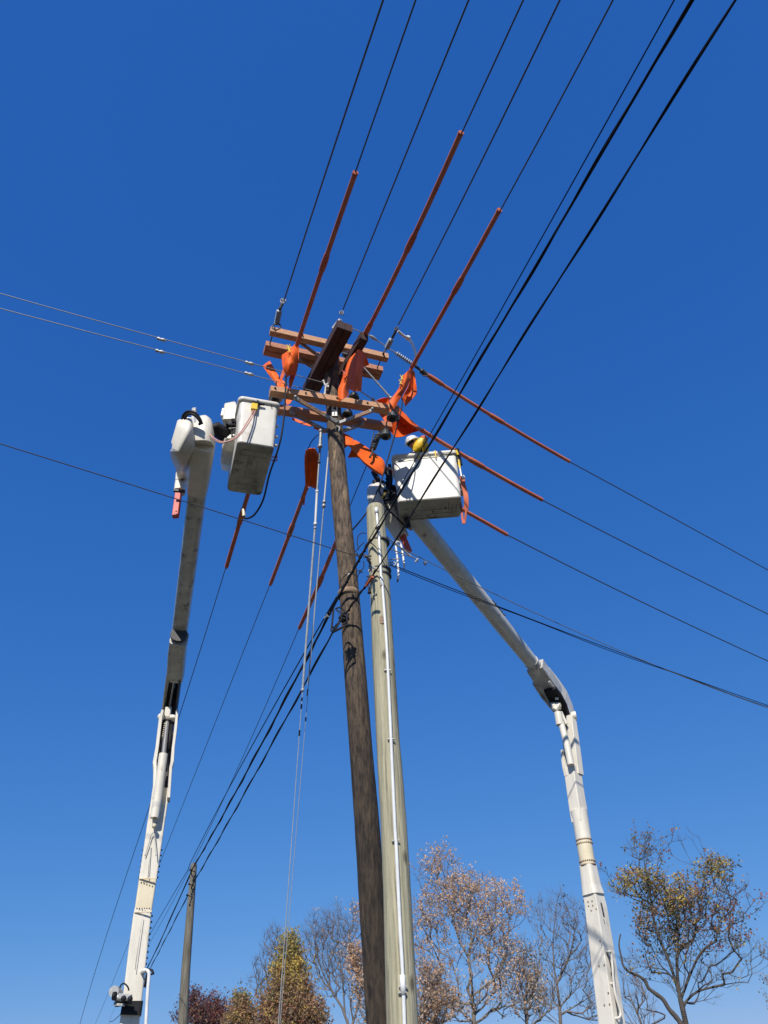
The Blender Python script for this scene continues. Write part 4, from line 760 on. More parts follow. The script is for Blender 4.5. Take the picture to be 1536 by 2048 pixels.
# truck under each boom
def truck_base(th, c, yaw, m='truck'):
    d = V((math.cos(yaw), math.sin(yaw), 0)); s = V((-d.y, d.x, 0)); c = V((c[0], c[1], 0))
    mb = MB(); mb.tube([c+V((0, 0, .9)), c+V((0, 0, 1.35))], .45, 24); th.part('turret', mb, m)
    mb = MB(); mb.beam(c-d*1.6+V((0, 0, .75)), c+d*3.2+V((0, 0, .75)), 2.2, .5, V((0, 0, 1)), .1); th.part('body', mb, m)
    mb = MB(); mb.loft([c+d*3.3+V((0, 0, 1.2)), c+d*4.2+V((0, 0, 1.25)), c+d*5.0+V((0, 0, .95)), c+d*5.6+V((0, 0, .85))], [2.1]*4, [1.8, 1.7, 1.1, .8], front=V((0, 0, 1)), n=7, seg=28); th.part('cab', mb, m)
    for x in (-.7, 4.6):
        for y in (-1, 1):
            q = c+d*x+s*y+V((0, 0, .48)); mb = MB(); mb.tube([q-s*.15*y, q+s*.13*y], .48, 24); w = th.part('wheel', mb, 'black'); mb = MB(); mb.tube([q+s*.12*y, q+s*.145*y], .26, 16); th.part('rim', mb, 'steel', w)
truck_base(lift, (pts[0].x-.1, 16.5), rad(150)); at = at0

# ------------------------------------------------------------------ right lift
lift2 = Thing('bucket_truck', 'white bucket truck boom at right, holding the wide bucket with the worker', 'bucket truck', (at(1223, 2048, 17).x, 17, 0))
CR = at(796, 1004, 11.25); XR = V((math.cos(rad(-1)), math.sin(rad(-1)), 0)); YR = V((-XR.y, XR.x, 0)); WR_ = pm(127, CR); HR_ = 1.16; DR_ = .62
body, base, rm = bucket_mesh(CR, XR, YR, WR_, DR_, HR_, taper=.045)
bk2 = lift2.part('bucket', body, 'bucket'); lift2.part('bucket_base', base, 'bucketunder', bk2); lift2.part('rim', rm, 'bucket', bk2)
mb = MB()
for (u0, v0, u1, v1) in ((.22, .3, .22, .75), (.22, .75, .38, .75), (.3, .5, .95, .5), (.5, .7, .85, .7), (.07, .4, .16, .4), (.07, .6, .16, .6), (.86, .3, .86, .8), (.92, .3, .92, .8), (.12, .9, .9, .9), (.8, .2, .8, .6)):
    mb.tube([CR+XR*(WR_*u0)+YR*(DR_*v0)+V((0, 0, .001)), CR+XR*(WR_*u1)+YR*(DR_*v1)+V((0, 0, .001))], .005, 5)
for u, v in ((.55, .6), (.75, .45)): p = CR+XR*(WR_*u)+YR*(DR_*v); mb.tube([p, p-V((0, 0, .01))], .02, 8)
lift2.part('rib', mb, 'dsteel', bk2)
mb = MB(); f0 = CR-YR*.035+V((0, 0, HR_-.14)); mb.tube(smooth([f0-XR*.02+YR*.1-V((0, 0, .06)), f0+XR*.05-V((0, 0, .02)), f0+XR*.5+V((0, 0, .02)), f0+XR*.8+V((0, 0, .035)), f0+XR*(WR_+.02)+V((0, 0, .07)), f0+XR*(WR_+.04)+YR*.15+V((0, 0, .08))]), .008, 6)
single('rope', mb, 'fibre', 'thin rope strung round the top of the wide bucket', 'rope')
for u in (.66, .385):
    mb = MB(); p = CR+XR*(WR_*u*1.02)-YR*.06+V((0, 0, HR_-.02)); mb.tube([p+YR*.05+V((0, 0, .03)), p+V((0, 0, .02)), p-V((0, 0, .1)), p-V((0, 0, .15))], .013, 6); lift2.part('hook', mb, 'yellow', bk2)
# pouch and strap hanging at right end
hg = Thing('hanging_sling', 'orange rubber sling looped from a strap at the right end of the wide bucket', 'sling', at(922, 925, 11.3))
mb = MB(); mb.tube(bl([(914, 898, 11.25), (918, 915, 11.3), (921, 930, 11.3)]), .04, 8); mb.tube(bl([(915, 914, 11.28), (916, 926, 11.28)]), .05, 8); hg.part('clamp', mb, 'black')
mb = MB(); mb.tube(bl([(917, 920, 11.25), (920, 937, 11.25)]), .022, 8); mb.tube(bl([(912, 901, 11.2), (916, 910, 11.22)]), .025, 8); hg.part('sleeve', mb, 'yellow')
mb = MB(); mb.tube(bl([(920, 937, 11.25), (923, 953, 11.25)]), .018, 8); mb.tube(bl([(926, 952, 11.2), (928, 957, 11.2)]), .03, 8); hg.part('rope', mb, 'pvc')
mb = MB(); mb.loft(smooth(bl([(924, 953, 11.3), (926, 968, 11.3), (930, 982, 11.3), (932.5, 1000, 11.3), (932, 1022, 11.35), (930, 1040, 11.4), (927.5, 1047, 11.4), (925, 1038, 11.45), (923, 1018, 11.5), (920.5, 1002, 11.55)])), [.1]*4+[.09]*20+[.04]*31, .02, front=V((0, -1, 0)), n=4); hg.part('loop', mb, 'hose')
mb = MB(); p = CR+XR*(WR_+.05)+YR*.25+V((0, 0, .42)); mb.beam(p-V((0, 0, .12)), p+V((0, 0, .14)), .1, .2, c=.2); lift2.part('step', mb, 'fibre', bk2)
# upper boom right
e0_, e1_ = at(1078, 1343, 16.4), at(822, 1026, 11.9); ub = [e0_.lerp(e1_, t) for t in (0, .08, .3, .5, .7, .85, .95, 1)]
uw = [pm(x, p) for x, p in zip((27, 27.5, 31, 33, 35.5, 37, 38, 38), ub)]
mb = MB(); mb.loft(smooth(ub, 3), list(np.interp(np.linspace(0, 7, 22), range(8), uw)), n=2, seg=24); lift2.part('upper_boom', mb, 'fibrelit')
BD = (ub[0]-ub[3]).normalized()
for x, y, t in ((.05, 0, .012), (.068, 0, .014)):
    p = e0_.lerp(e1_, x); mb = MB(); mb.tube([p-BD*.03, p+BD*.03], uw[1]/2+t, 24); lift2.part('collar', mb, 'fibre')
mb = MB(); gp = []
for t in (.36, .385, .41, .435, .46):
    c = e0_.lerp(e1_, t); gp.append(c+(right*.8+up*.6)*(float(np.interp(t, (0, .5, 1), (uw[0], uw[3], uw[7])))/2+.005))
mb.tube(smooth(gp), .014, 6)
for q in gp[:4]: mb.tube([q-(right*.8+up*.6)*.02, q+(right*.8+up*.6)*.035], .016, 6)
lift2.part('bracket', mb, 'dsteel')
# elbow: side plates with a dark cavity
def plate(rows, w, h, m, name, par=None, front=V((0, -.4, -.9)), n=9):
    P = [at(*r) for r in rows]; mb = MB(); mb.loft(P, w, h, front=front, n=n, seg=24); return lift2.part(name, mb, m, par)
EN = V((-.35, -.45, -.85))
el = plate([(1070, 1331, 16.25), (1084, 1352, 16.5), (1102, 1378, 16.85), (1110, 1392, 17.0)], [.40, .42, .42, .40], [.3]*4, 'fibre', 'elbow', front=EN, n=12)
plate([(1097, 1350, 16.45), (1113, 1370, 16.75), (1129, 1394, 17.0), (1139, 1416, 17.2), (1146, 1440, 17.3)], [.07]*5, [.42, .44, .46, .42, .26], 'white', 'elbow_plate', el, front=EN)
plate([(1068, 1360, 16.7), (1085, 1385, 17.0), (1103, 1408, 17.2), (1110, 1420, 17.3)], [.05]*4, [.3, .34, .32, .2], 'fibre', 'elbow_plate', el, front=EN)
plate([(1100, 1378, 16.6), (1110, 1394, 16.8), (1121, 1413, 17.0), (1131, 1436, 17.15)], [.3, .34, .32, .24], [.1]*4, 'black', 'elbow_recess', el, front=EN)
mb = MB(); p = at(1114, 1397, 16.72); mb.beam(p-V((.04, 0, 0)), p+V((.03, 0, 0)), .05, .02); p = at(1147, 1432, 17.0); mb.tube([p-V((.03, 0, 0)), p+V((.06, -.02, 0))], .1, 14); mb.beam(at(1143, 1424, 16.95), at(1150, 1441, 17.0), .1, .08); p = at(1112, 1412, 16.9); mb.tube([p-V((.1, 0, 0)), p+V((.1, 0, 0))], .09, 12); mb.beam(at(1110, 1420, 16.85), at(1118, 1408, 16.85), .12, .12, c=.3); lift2.part('pivot', mb, 'white', el)
# lower boom right: cream round section between box sections, seen on the corner
FN = V((math.sin(rad(228)), math.cos(rad(228)), 0))
DR = 17.0
def rlow(rows, m, name, par=None, n=14, k=1.37, front=FN, hr=1.0, D=DR):
    P = [at(x, y, D) for x, y, w in rows]; ws = [pm(w, p)/k for (x, y, w), p in zip(rows, P)]; mb = MB(); mb.loft(P, ws, [w*hr for w in ws], front=front, n=n, seg=28 if n > 3 else 24); return lift2.part(name, mb, m, par), P, ws
rows = [(1224, 2048, 53), (1204, 1900, 48.5), (1192, 1815, 44), (1186, 1785, 41)]
P = [at(x, y, DR) for x, y, w in rows]; k = (P[0]-P[1]).normalized(); ws = [pm(w, p)/1.37 for (x, y, w), p in zip(rows, P)]; P = [P[0]+k*(P[0].z-1.2)/abs(k.z)]+P; ws = [ws[0]*1.08]+ws
mb = MB(); mb.loft(P, ws, ws, front=FN, n=20, seg=28); lb2 = lift2.part('lower_boom', mb, 'white')
rlow([(1187, 1790, 41), (1183, 1772, 36), (1178.5, 1745, 33), (1176, 1731, 32)], 'white', 'lower_boom', lb2, n=4, k=1.1)
rlow([(1176, 1732, 30.5), (1167.5, 1681, 31)], 'cream', 'insulating_section', lb2, n=2, k=1)
rlow([(1167.5, 1681, 31.5), (1161, 1640, 32), (1157, 1622, 34)], 'white', 'lower_boom', lb2, n=2, k=1)
rlow([(1160, 1645, 33), (1157, 1622, 35), (1152, 1590, 34), (1147, 1555, 33.5), (1144, 1535, 33)], 'white', 'lower_boom', lb2, n=14, k=1.33)
rlow([(1156, 1550, 17), (1151, 1510, 17), (1146, 1470, 16), (1142, 1432, 14)], 'white', 'side_plate', lb2, n=14, k=1.0, front=FN, hr=1.0)
rlow([(1134, 1552, 8), (1130, 1535, 8), (1126, 1515, 6), (1124, 1500, 4)], 'white', 'side_plate', lb2, n=10, k=1.0)
mb = MB(); mb.tube(bl([(1142, 1530, 16.75), (1134, 1490, 16.8), (1122, 1445, 16.85)]), [.075, .075, .07], 14); mb.tube(bl([(1120, 1450, 16.85), (1116, 1425, 16.85)]), .09, 12); mb.tube(bl([(1133, 1448, 16.9), (1122, 1424, 16.9)]), .035, 8); lift2.part('hydraulic_cylinder', mb, 'white', lb2)
mb = MB(); mb.loft(bl([(1140, 1530, 17.1), (1135, 1490, 17.1), (1128, 1445, 17.1)]), [.22, .2, .18], [.08]*3, front=FN, n=8); lift2.part('back_plate', mb, 'rustring', lb2)
for y0, w in ((1681, 31.5), (1731, 32)):
    x = float(np.interp(y0, [1681, 1731], [1167.5, 1176])); p = at(x, y0, DR); r = pm(w, p)/2; mb = MB(); mb.tube([p-V((0, 0, .015)), p+V((0, 0, .015))], r*1.01, 24)
    for i in range(14):
        a = math.pi*(1+i/13); q = p+V((math.cos(a), math.sin(a), 0))*r*1.0-V((0, 0, .07 if y0 == 1681 else -.07)); mb.ball(q, .016, 4)
    lift2.part('rivet', mb, 'rustring', lb2)
sideN = V((math.sin(rad(138)), math.cos(rad(138)), 0)); s2 = .36
mb = MB()
def onface(x, y, nrm, off=.0):    # meets a face of the lower boom
    c = at(*((float(np.interp(y, [1785, 1815, 1900, 2048], [1186, 1192, 1204, 1224])), y)), DR); half = float(np.interp(y, [1785, 1900, 2048], [ws[-1], ws[2], ws[1]]))/2
    P0 = c+nrm*(half+off); d = ray(x, y); return EYE+d*((P0-EYE).dot(nrm)/d.dot(nrm))
for (x, y) in ((1176.5, 1803.5), (1184.5, 1802), (1177.5, 1812), (1186, 1811), (1183, 1821), (1193, 1818), (1198.5, 1932), (1209, 1930), (1209, 2010), (1219.5, 2008.5), (1200.5, 1882), (1217, 1986)):
    p = onface(x, y, FN); mb.tube([p, p+FN*.012], .017, 6)
lift2.part('bolt', mb, 'rustring', lb2)
mb = MB(); 
for a, b, c_ in (((1202, 1806), (1208, 1834), .05),): mb.beam(onface(*a, sideN, .002), onface(*b, sideN, .002), c_, .01, sideN, .3)
mb.beam(onface(1207, 1838, sideN, .002), onface(1209.5, 1848, sideN, .002), .015, .01, sideN); lift2.part('vent_slot', mb, 'dsteel', lb2)
RL = [(1213, 1903), (1219, 1903), (1223, 1909), (1227, 1960), (1231, 1990), (1240, 2020), (1241, 2030), (1238, 2035), (1231, 2037)]
P2 = [onface(x, y, sideN, .0 if i in (0, 8) else .07) for i, (x, y) in enumerate(RL)]; mb = MB(); mb.tube(smooth(P2, 4), .022, 8); mb.tube([onface(1222, 1967, sideN, 0), onface(1228.5, 1967, sideN, .07)], .02, 8); lift2.part('handrail', mb, 'white', lb2)
mb = MB(); mb.tube(smooth([onface(x, y, sideN, .02) for x, y in ((1213, 1905), (1219, 1920), (1223, 1940), (1227, 1962), (1228, 1978), (1233, 2010), (1237, 2034))]), .012, 6); mb.lathe(onface(1223.5, 1940, sideN, .03), onface(1227, 1958, sideN, .03), [(0, .01), (.4, .035), (1, .01)], 8); lift2.part('hydraulic_hose', mb, 'dsteel', lb2)
# tip of right boom under the bucket
HN = V((0, -.5, -.86))
mb = MB(); mb.loft(smooth(bl([(757, 975, 12.25), (757, 984, 12.1), (762, 1003, 12.0), (775, 1025, 12.0), (790, 1050, 12.1), (803, 1074, 12.15)]), 4), list(np.interp(np.linspace(0, 5, 21), range(6), [pm(v, CR) for v in (28, 44, 48, 42, 33, 28)])), list(np.interp(np.linspace(0, 5, 21), range(6), [.25, .4, .45, .4, .34, .3])), front=HN, n=4.5, seg=24, smooth=True); jh2 = lift2.part('jib_housing', mb, 'white')
mb = MB(); mb.beam(at(805, 1072, 12.15), at(818, 1103, 12.2), pm(13, CR), .12, V((0, -.7, -.7)), .2); lift2.part('jib_bar', mb, 'red', jh2)
mb = MB(); mb.loft(bl([(795, 975, 11.95), (800, 1010, 12.05), (815, 1035, 12.1), (832, 1048, 12.2)]), [pm(v, CR) for v in (30, 46, 42, 34)], [.3, .4, .36, .3], front=HN, n=4, seg=24, smooth=True); lift2.part('boom_tip', mb, 'fibre')
mb = MB(); mb.beam(at(813, 1036, 11.75), at(817, 1056, 11.85), pm(11, CR), .16, V((0, -.7, -.7)), .2); lift2.part('bumper', mb, 'black')
mb = MB()
for pts_, r in (([(768, 1000, 11.7), (775, 1018, 11.7), (793, 1035, 11.7), (808, 1050, 11.8)], .018), ([(762, 970, 11.8), (758, 982, 11.75), (768, 998, 11.7)], .016), ([(770, 935, 11.6), (777, 955, 11.6), (776, 975, 11.6), (782, 990, 11.6)], .045), ([(779, 930, 11.55), (782, 960, 11.5), (778, 985, 11.55), (785, 1000, 11.6)], .035), ([(772, 965, 11.6), (790, 980, 11.6), (785, 996, 11.6)], .05)):
    mb.tube(smooth(bl(pts_)), r, 8)
for _ in range(16):
    x = random.uniform(768, 784); y = random.uniform(942, 1000); mb.ball(at(x, y, random.uniform(11.5, 11.65)), random.uniform(.02, .045), 4)
lift2.part('hydraulic_hose', mb, 'black')
mb = MB(); mb.tube(bl([(748, 946, 12.0), (756, 960, 12.0)]), .055, 12); mb.tube(bl([(750, 962, 12.0), (753, 975, 12.0)]), .06, 12); mb.ball(at(747, 945, 12), .05, 7); mb.ball(at(765, 965, 11.9), .05, 6); lift2.part('control_valve', mb, 'black')
mb = MB(); mb.beam(at(764, 996, 11.6), at(777, 976, 11.6), .035, .03); single('wrench', mb, 'yellow', 'small yellow handle tucked beside the wide bucket, above the green pole', 'tool')
truck_base(lift2, (P[0].x+.05, 17.0), rad(25))

# ------------------------------------------------------------------ the worker
floor = CR.z+.13; cx = at(829, 900, 11.58)
def skinned(name, nodes, edges, m, parent, base, sub=2):
    me = bpy.data.meshes.new(name); me.from_pydata([tuple(V(p)-base) for p, r in nodes], edges, []); o = bpy.data.objects.new(name, me); COL.objects.link(o)
    md = o.modifiers.new('s', 'SKIN'); md.use_smooth_shade = True; lay = me.skin_vertices[0].data
    for i, (p, r) in enumerate(nodes): lay[i].radius = (r if hasattr(r, '__len__') else (r, r))
    lay[0].use_root = True; sb = o.modifiers.new('b', 'SUBSURF'); sb.levels = sb.render_levels = sub
    dg = bpy.context.evaluated_depsgraph_get(); m2 = bpy.data.meshes.new_from_object(o.evaluated_get(dg)); bpy.data.objects.remove(o)
    for p in m2.polygons: p.use_smooth = True
    m2.materials.clear(); m2.materials.append(MT[m]); q = bpy.data.objects.new(name, m2); COL.objects.link(q); q.parent = parent; return q
wk = Thing('person', 'worker in a white hard hat and yellow rubber sleeves leaning inside the wide bucket', 'person', (cx.x, cx.y, floor))
hd = at(826.5, 887, 11.5); nk = at(831, 903, 11.56)+V((0, 0, .0)); ch = V((cx.x+.06, 11.6, nk.z-.22)); pv = V((cx.x+.12, 11.62, floor+.88))
shL = at(838, 903, 11.45); elL = at(847, 884, 11.4); wrL = V((elL.x+.02, 11.5, elL.z-.3)); shR = at(822, 912, 11.68); elR = V((shR.x-.1, 11.62, shR.z-.28)); wrR = V((elR.x+.1, 11.45, elR.z-.18))
nodes = [(pv, .14), (V((pv.x-.02, 11.61, (pv.z+ch.z)/2)), .13), (ch, (.17, .12)), (nk, .06), (hd, .085), (shL+V((0, .08, -.02)), .045), (elL+V((0, .06, -.04)), .03), (wrL+V((0, .05, 0)), .025), (shR, .05), (elR, .04), (wrR, .03)]
E_ = [(0, 1), (1, 2), (2, 3), (3, 4), (2, 5), (5, 6), (6, 7), (2, 8), (8, 9), (9, 10)]
for s_ in (-1, 1):
    i = len(nodes); nodes += [(pv+V((.1*s_, 0, -.05)), .09), (V((pv.x+.11*s_, 11.58, floor+.47)), .06), (V((pv.x+.11*s_, 11.62, floor+.09)), .04), (V((pv.x+.12*s_, 11.48, floor+.05)), .035)]; E_ += [(0, i), (i, i+1), (i+1, i+2), (i+2, i+3)]
for wi, sg in ((7, 1), (10, -1)):
    w0 = nodes[wi][0]; pi = len(nodes); pc = w0+V((0, -.03, -.07)); nodes.append((pc, (.035, .018))); E_.append((wi, pi))
    for f, (dx, L) in enumerate(((-.03, .075), (-.01, .085), (.01, .08), (.03, .065), (.045, .05))):
        b0 = pc+V((dx, -.01, -.03 if f < 4 else 0)); i = len(nodes); nodes += [(b0, .009), (b0+V((0, -.012, -L*.5)), .009), (b0+V((0, -.035, -L*.8)), .008)]; E_ += [(pi, i), (i, i+1), (i+1, i+2)]
bd = skinned('body', nodes, E_, 'shirt', wk.o, wk.b)
# facing left and down
fc = V((-.62, -.45, -.52)).normalized(); hu = (V((-.1, -.05, 1))-fc*V((-.1, -.05, 1)).dot(fc)).normalized(); hs_ = fc.cross(hu)
mb = MB(); mb.ball(hd+fc*.015-hu*.01, .098, 10, (1, 1, 1.08)); mb.loft([hd+fc*.1+hu*.01, hd+fc*.118-hu*.03, hd+fc*.1-hu*.04], [.02, .035, .025], [.02, .03, .02], n=2, seg=8); mb.ball(hd+fc*.07-hu*.085, .04, 6); mb.ball(hd+hs_*.095-hu*.01, .025, 5, (.6, .9, 1.3)); mb.ball(hd-hs_*.095-hu*.01, .025, 5, (.6, .9, 1.3)); wk.part('face', mb, 'skin', bd)
mb = MB(); mb.tube([hd+fc*.098-hu*.065-hs_*.025, hd+fc*.104-hu*.065, hd+fc*.098-hu*.065+hs_*.025], .006, 5); wk.part('mouth', mb, 'red', bd)
mb = MB(); mb.loft([hd+fc*.06-hs_*.095+hu*.015, hd+fc*.105-hs_*.05+hu*.015, hd+fc*.115+hu*.012, hd+fc*.105+hs_*.05+hu*.015, hd+fc*.06+hs_*.095+hu*.015], .02, .05, front=hu, n=3, seg=10); wk.part('safety_glasses', mb, 'black', bd)
mb = MB(); mb.ball(hd-fc*.03+hu*.0, .1, 8, (1, 1, .95)); wk.part('hair', mb, 'shirt', bd)
mb = MB(); vs = []; hc = hd+hu*.04-fc*.005; prof = [(0, .15), (.012, .152), (.02, .128), (.05, .126), (.085, .112), (.115, .08), (.132, .04), (.137, .004)]
for t, r in prof:
    for k in range(20):
        a = 2*math.pi*k/20; e = fc*math.cos(a)*r*1.12+hs_*math.sin(a)*r; 
        if t < .015 and math.cos(a) > .3: e += fc*.025*math.cos(a)
        vs.append(hc+hu*t+e)
mb.add(vs, [(i*20+k, i*20+(k+1) % 20, (i+1)*20+(k+1) % 20, (i+1)*20+k) for i in range(len(prof)-1) for k in range(20)], True); mb.add(vs[:20], [tuple(range(20))[::-1]]); hm = wk.part('hard_hat', mb, 'helmet')
mb = MB(); mb.tube([hc+hu*.135-fc*.09, hc+hu*.143, hc+hu*.115+fc*.1], .008, 6); wk.part('ridge', mb, 'helmet', hm)
mb = MB(); mb.loft([nk+V((.0, 0, -.0)), ch+V((0, 0, .1)), ch, V((pv.x, 11.61, floor+1.0)), pv-V((0, 0, .05))], [.14, .3, .36, .34, .34], [.12, .2, .25, .24, .25], front=V((0, -1, 0)), n=2.6, smooth=True); wk.part('shirt', mb, 'shirt', bd)
mb = MB()
for s_ in (-1, 1): mb.tube([pv+V((.09*s_, 0, 0)), V((pv.x+.11*s_, 11.58, floor+.47)), V((pv.x+.11*s_, 11.62, floor+.1))], [.11, .08, .07], 12)
wk.part('trousers', mb, 'shirt', bd)
mb = MB()
for s_ in (-1, 1): mb.loft([V((pv.x+.11*s_, 11.68, floor+.05)), V((pv.x+.115*s_, 11.58, floor+.06)), V((pv.x+.125*s_, 11.42, floor+.04))], [.08, .1, .08], [.09, .1, .07], front=V((0, 0, 1)), n=3)
wk.part('boots', mb, 'black', bd)
# rubber sleeve: broad, puffed over the shoulder and upper arm
S0 = at(830, 904, 11.5); S1 = at(848, 879, 11.42)
mb = MB(); mb.loft(smooth([S0, S0.lerp(S1, .25), S0.lerp(S1, .55), S0.lerp(S1, .85), S1+V((.0, .01, .01))], 3), list(np.interp(np.linspace(0, 4, 13), range(5), [.12, .2, .225, .19, .11])), list(np.interp(np.linspace(0, 4, 13), range(5), [.14, .2, .22, .2, .12])), n=2.4, seg=18, smooth=True)
mb.loft(smooth([S0.lerp(S1, .8)+V((.0, .0, 0)), elL+V((.03, .03, -.07)), wrL+V((0, 0, .03))], 3), [.15]*3+[.14]*2+[.12]*2, n=2, seg=14); mb.tube([shR+V((.05, 0, .02)), elR, wrR+V((0, 0, .02))], [.09, .085, .06], 14); wk.part('rubber_sleeve', mb, 'yellow', bd)
mb = MB(); c_ = S0.lerp(S1, .95); mb.tube([c_-V((.03, .0, .0)), c_+V((.05, .0, .035))], [.09, .08], 14); wk.part('sleeve_cuff', mb, 'hose', bd)
mb = MB(); q = at(825, 908, 11.42); mb.beam(q-V((.02, 0, .07)), q+V((.01, 0, .05)), .05, .04, c=.3); mb.beam(at(822, 912, 11.42), at(827, 903, 11.44), .03, .03); wk.part('harness_strap', mb, 'tagw', bd)
mb = MB()
for w0 in (wrL, wrR): mb.tube([w0+V((0, 0, .06)), w0, w0+V((0, -.02, -.05))], [.055, .05, .045], 12)
wk.part('gloves', mb, 'hose', bd)

# ------------------------------------------------------------------ trees
def tree(name, label, trunkpx, D, limbs, blobs, ntips, leaves, r_tip=.011, spread=.0, leaf=.1, step=.35, bark='bark', r_max=.2, per=3, depth=.9, twigjit=.03, leafprob=.8, bare_below=None, pw=.40, wmin=0):
    base = at(*trunkpx[0], D); base = V((base.x, base.y, 0)); nodes = [np.array(base)]; par = [-1]
    def addpath(P, p0):
        last = p0
        for p in P: nodes.append(np.array(p)); par.append(last); last = len(nodes)-1
        return last
    tp = [at(x, y, D) for x, y in trunkpx]; path = [base.lerp(tp[0], t) for t in (.35, .7)]+smooth(tp, 4); addpath(path, 0); fixed = len(nodes)
    for L in limbs:
        dz = L[0] if not isinstance(L[0], tuple) else 0; L = L[1:] if not isinstance(L[0], tuple) else L
        Pl = [at(x, y, D+dz*k/(len(L)-1)) for k, (x, y) in enumerate(L)]; A = np.array(nodes); i0 = int(np.argmin(np.linalg.norm(A-np.array(Pl[0]), axis=1))); Pl[0] = V(nodes[i0]); addpath(smooth(Pl, 4)[1:], i0)
    tips = []
    areas = np.array([b[2]*b[3]*(b[4] if len(b) > 4 else 1) for b in blobs], float); areas /= areas.sum()
    for (b, ar) in zip(blobs, areas):
        c = at(b[0], b[1], D); rx = pm(b[2], c); rz = pm(b[3], c)
        for _ in range(int(ntips*ar)+1):
            v = rng.normal(size=3); v /= np.linalg.norm(v); v *= rng.random()**.42
            tips.append((np.array([c.x+v[0]*rx, c.y+v[1]*rx*depth, c.z+v[2]*rz]), b))
    ref = np.array(tp[-1]); root = np.array(tp[0]); tips.sort(key=lambda t: np.linalg.norm(t[0]-root))
    N = np.zeros((len(nodes)+ntips*14+500, 3)); N[:len(nodes)] = nodes; cnt = len(nodes); tipn = []
    Dn = np.zeros_like(N); Dn[0] = (0, 0, 1)
    for i in range(1, cnt): dd = N[i]-N[par[i]]; Dn[i] = dd/(np.linalg.norm(dd)+1e-9)
    for t, b in tips:
        d = t-N[:cnt]; L = np.linalg.norm(d, axis=1)+1e-6; cosv = np.einsum('ij,ij->i', d, Dn[:cnt])/L
        cost = L*(1+1.5*np.clip(.3-d[:, 2]/L, 0, None)+1.5*np.clip(.8-cosv, 0, None)); cost[:3] += 50
        i = int(np.argmin(cost)); Lm = L[i]; k = max(1, min(9, int(Lm/step))); p0 = N[i].copy(); last = i; jit = twigjit*min(1, Lm)
        sag = rng.normal(size=3)*jit; m0 = Dn[i]*Lm*.7; m1 = (t-p0)*.6+np.array([0, 0, .5*Lm])
        for j in range(1, k+1):
            f = j/k; f2 = f*f; f3 = f2*f
            p = (2*f3-3*f2+1)*p0+(f3-2*f2+f)*m0+(3*f2-2*f3)*t+(f3-f2)*m1+sag*math.sin(math.pi*f)+rng.normal(size=3)*jit*.12*(f < 1)
            if cnt < len(N):
                N[cnt] = p; dd = p-N[last]; Dn[cnt] = dd/(np.linalg.norm(dd)+1e-9); par.append(last); last = cnt; cnt += 1
        tipn.append((last, b))
    par_ = par[:cnt]; load = np.zeros(cnt); 
    for l, b in tipn: load[l] += 1
    for i in range(cnt-1, 0, -1):
        load[par_[i]] += max(load[i], .5)
    R = np.minimum(r_tip*np.power(np.maximum(load, 1), pw), r_max)
    mb = MB(); ch_ = [[] for _ in range(cnt)]
    for i in range(1, cnt): ch_[par_[i]].append(i)
    def frust(a, b, ra, rb):
        d = b-a; L = np.linalg.norm(d)
        if L < 1e-5: return
        d /= L; u = np.cross(d, [0, 0, 1.0]); nu = np.linalg.norm(u); u = np.array([1., 0, 0]) if nu < 1e-3 else u/nu; w = np.cross(d, u); s = 6 if ra > .05 else (4 if ra > .02 else 3); vs = []
        for p, r in ((a, ra), (b+d*rb*.3, rb)):
            for k in range(s): q = 2*math.pi*k/s; vs.append(p+(u*math.cos(q)+w*math.sin(q))*r)
        mb.add(vs, [(k, (k+1) % s, s+(k+1) % s, s+k) for k in range(s)], ra > .02)
    for i in range(1, cnt): frust(N[par_[i]], N[i], R[par_[i]] if R[par_[i]] < R[i]*1.6 else R[i]*1.25, R[i])
    th = Thing(name, label, 'tree', base, 'autumn trees along the bottom edge'); th.part('trunk', mb, bark)
    # twigs and leaves
    lv = MB(); tw = MB(); mats = [l[0] for l in leaves]; wts = np.array([l[1] for l in leaves], float)
    for l, b in tipn:
        leafy = bool(leaves) and rng.random() < leafprob*(b[5] if len(b) > 5 else 1); cmi = -1
        p = N[l]; dr = N[l]-N[par_[l]]; dr = dr/(np.linalg.norm(dr)+1e-6)
        for k in range(4):
            e = dr*.9+rng.normal(size=3)*.42+np.array([0, 0, .5]); e /= np.linalg.norm(e); q = p+e*rng.uniform(.25, .7); o_ = len(tw.v); r = r_tip*.75; sx = np.cross(e, [.3, 1, .2]); sx /= np.linalg.norm(sx); sy = np.cross(e, sx)
            tw.add([p+sx*r, p-sx*r*.5+sy*r*.8, p-sx*r*.5-sy*r*.8, q], [(0, 1, 3), (1, 2, 3), (2, 0, 3)], False)
            if leafy:
                cw = wts.copy()
                if len(b) > 6: cw = np.array([w*(6 if m_ in b[6] else 1) for m_, w in zip(mats, wts)])
                cw = cw/cw.sum(); mi0 = int(rng.choice(len(mats), p=cw)) if cmi < 0 or rng.random() < .25 else cmi; cmi = mi0
                for _ in range(per):
                    c = p+(q-p)*rng.random()+rng.normal(size=3)*leaf*.8; mi = mi0 if rng.random() < .7 else int(rng.choice(len(mats), p=cw))
                    a = rng.normal(size=3); a /= np.linalg.norm(a); bb = np.cross(a, rng.normal(size=3)); bb /= np.linalg.norm(bb)+1e-6; s = leaf*rng.uniform(.6, 1.3)
                    nn_ = np.cross(a, bb)*s*.2
                    lv.add([c-a*s*.5, c+bb*s*.32+nn_, c+a*s*.55, c-bb*s*.32+nn_], [(0, 1, 2), (0, 2, 3)], False, mi)
    th.part('twigs', tw, bark)
    if leaves and lv.v: th.part('crown', lv, mats)
    return th
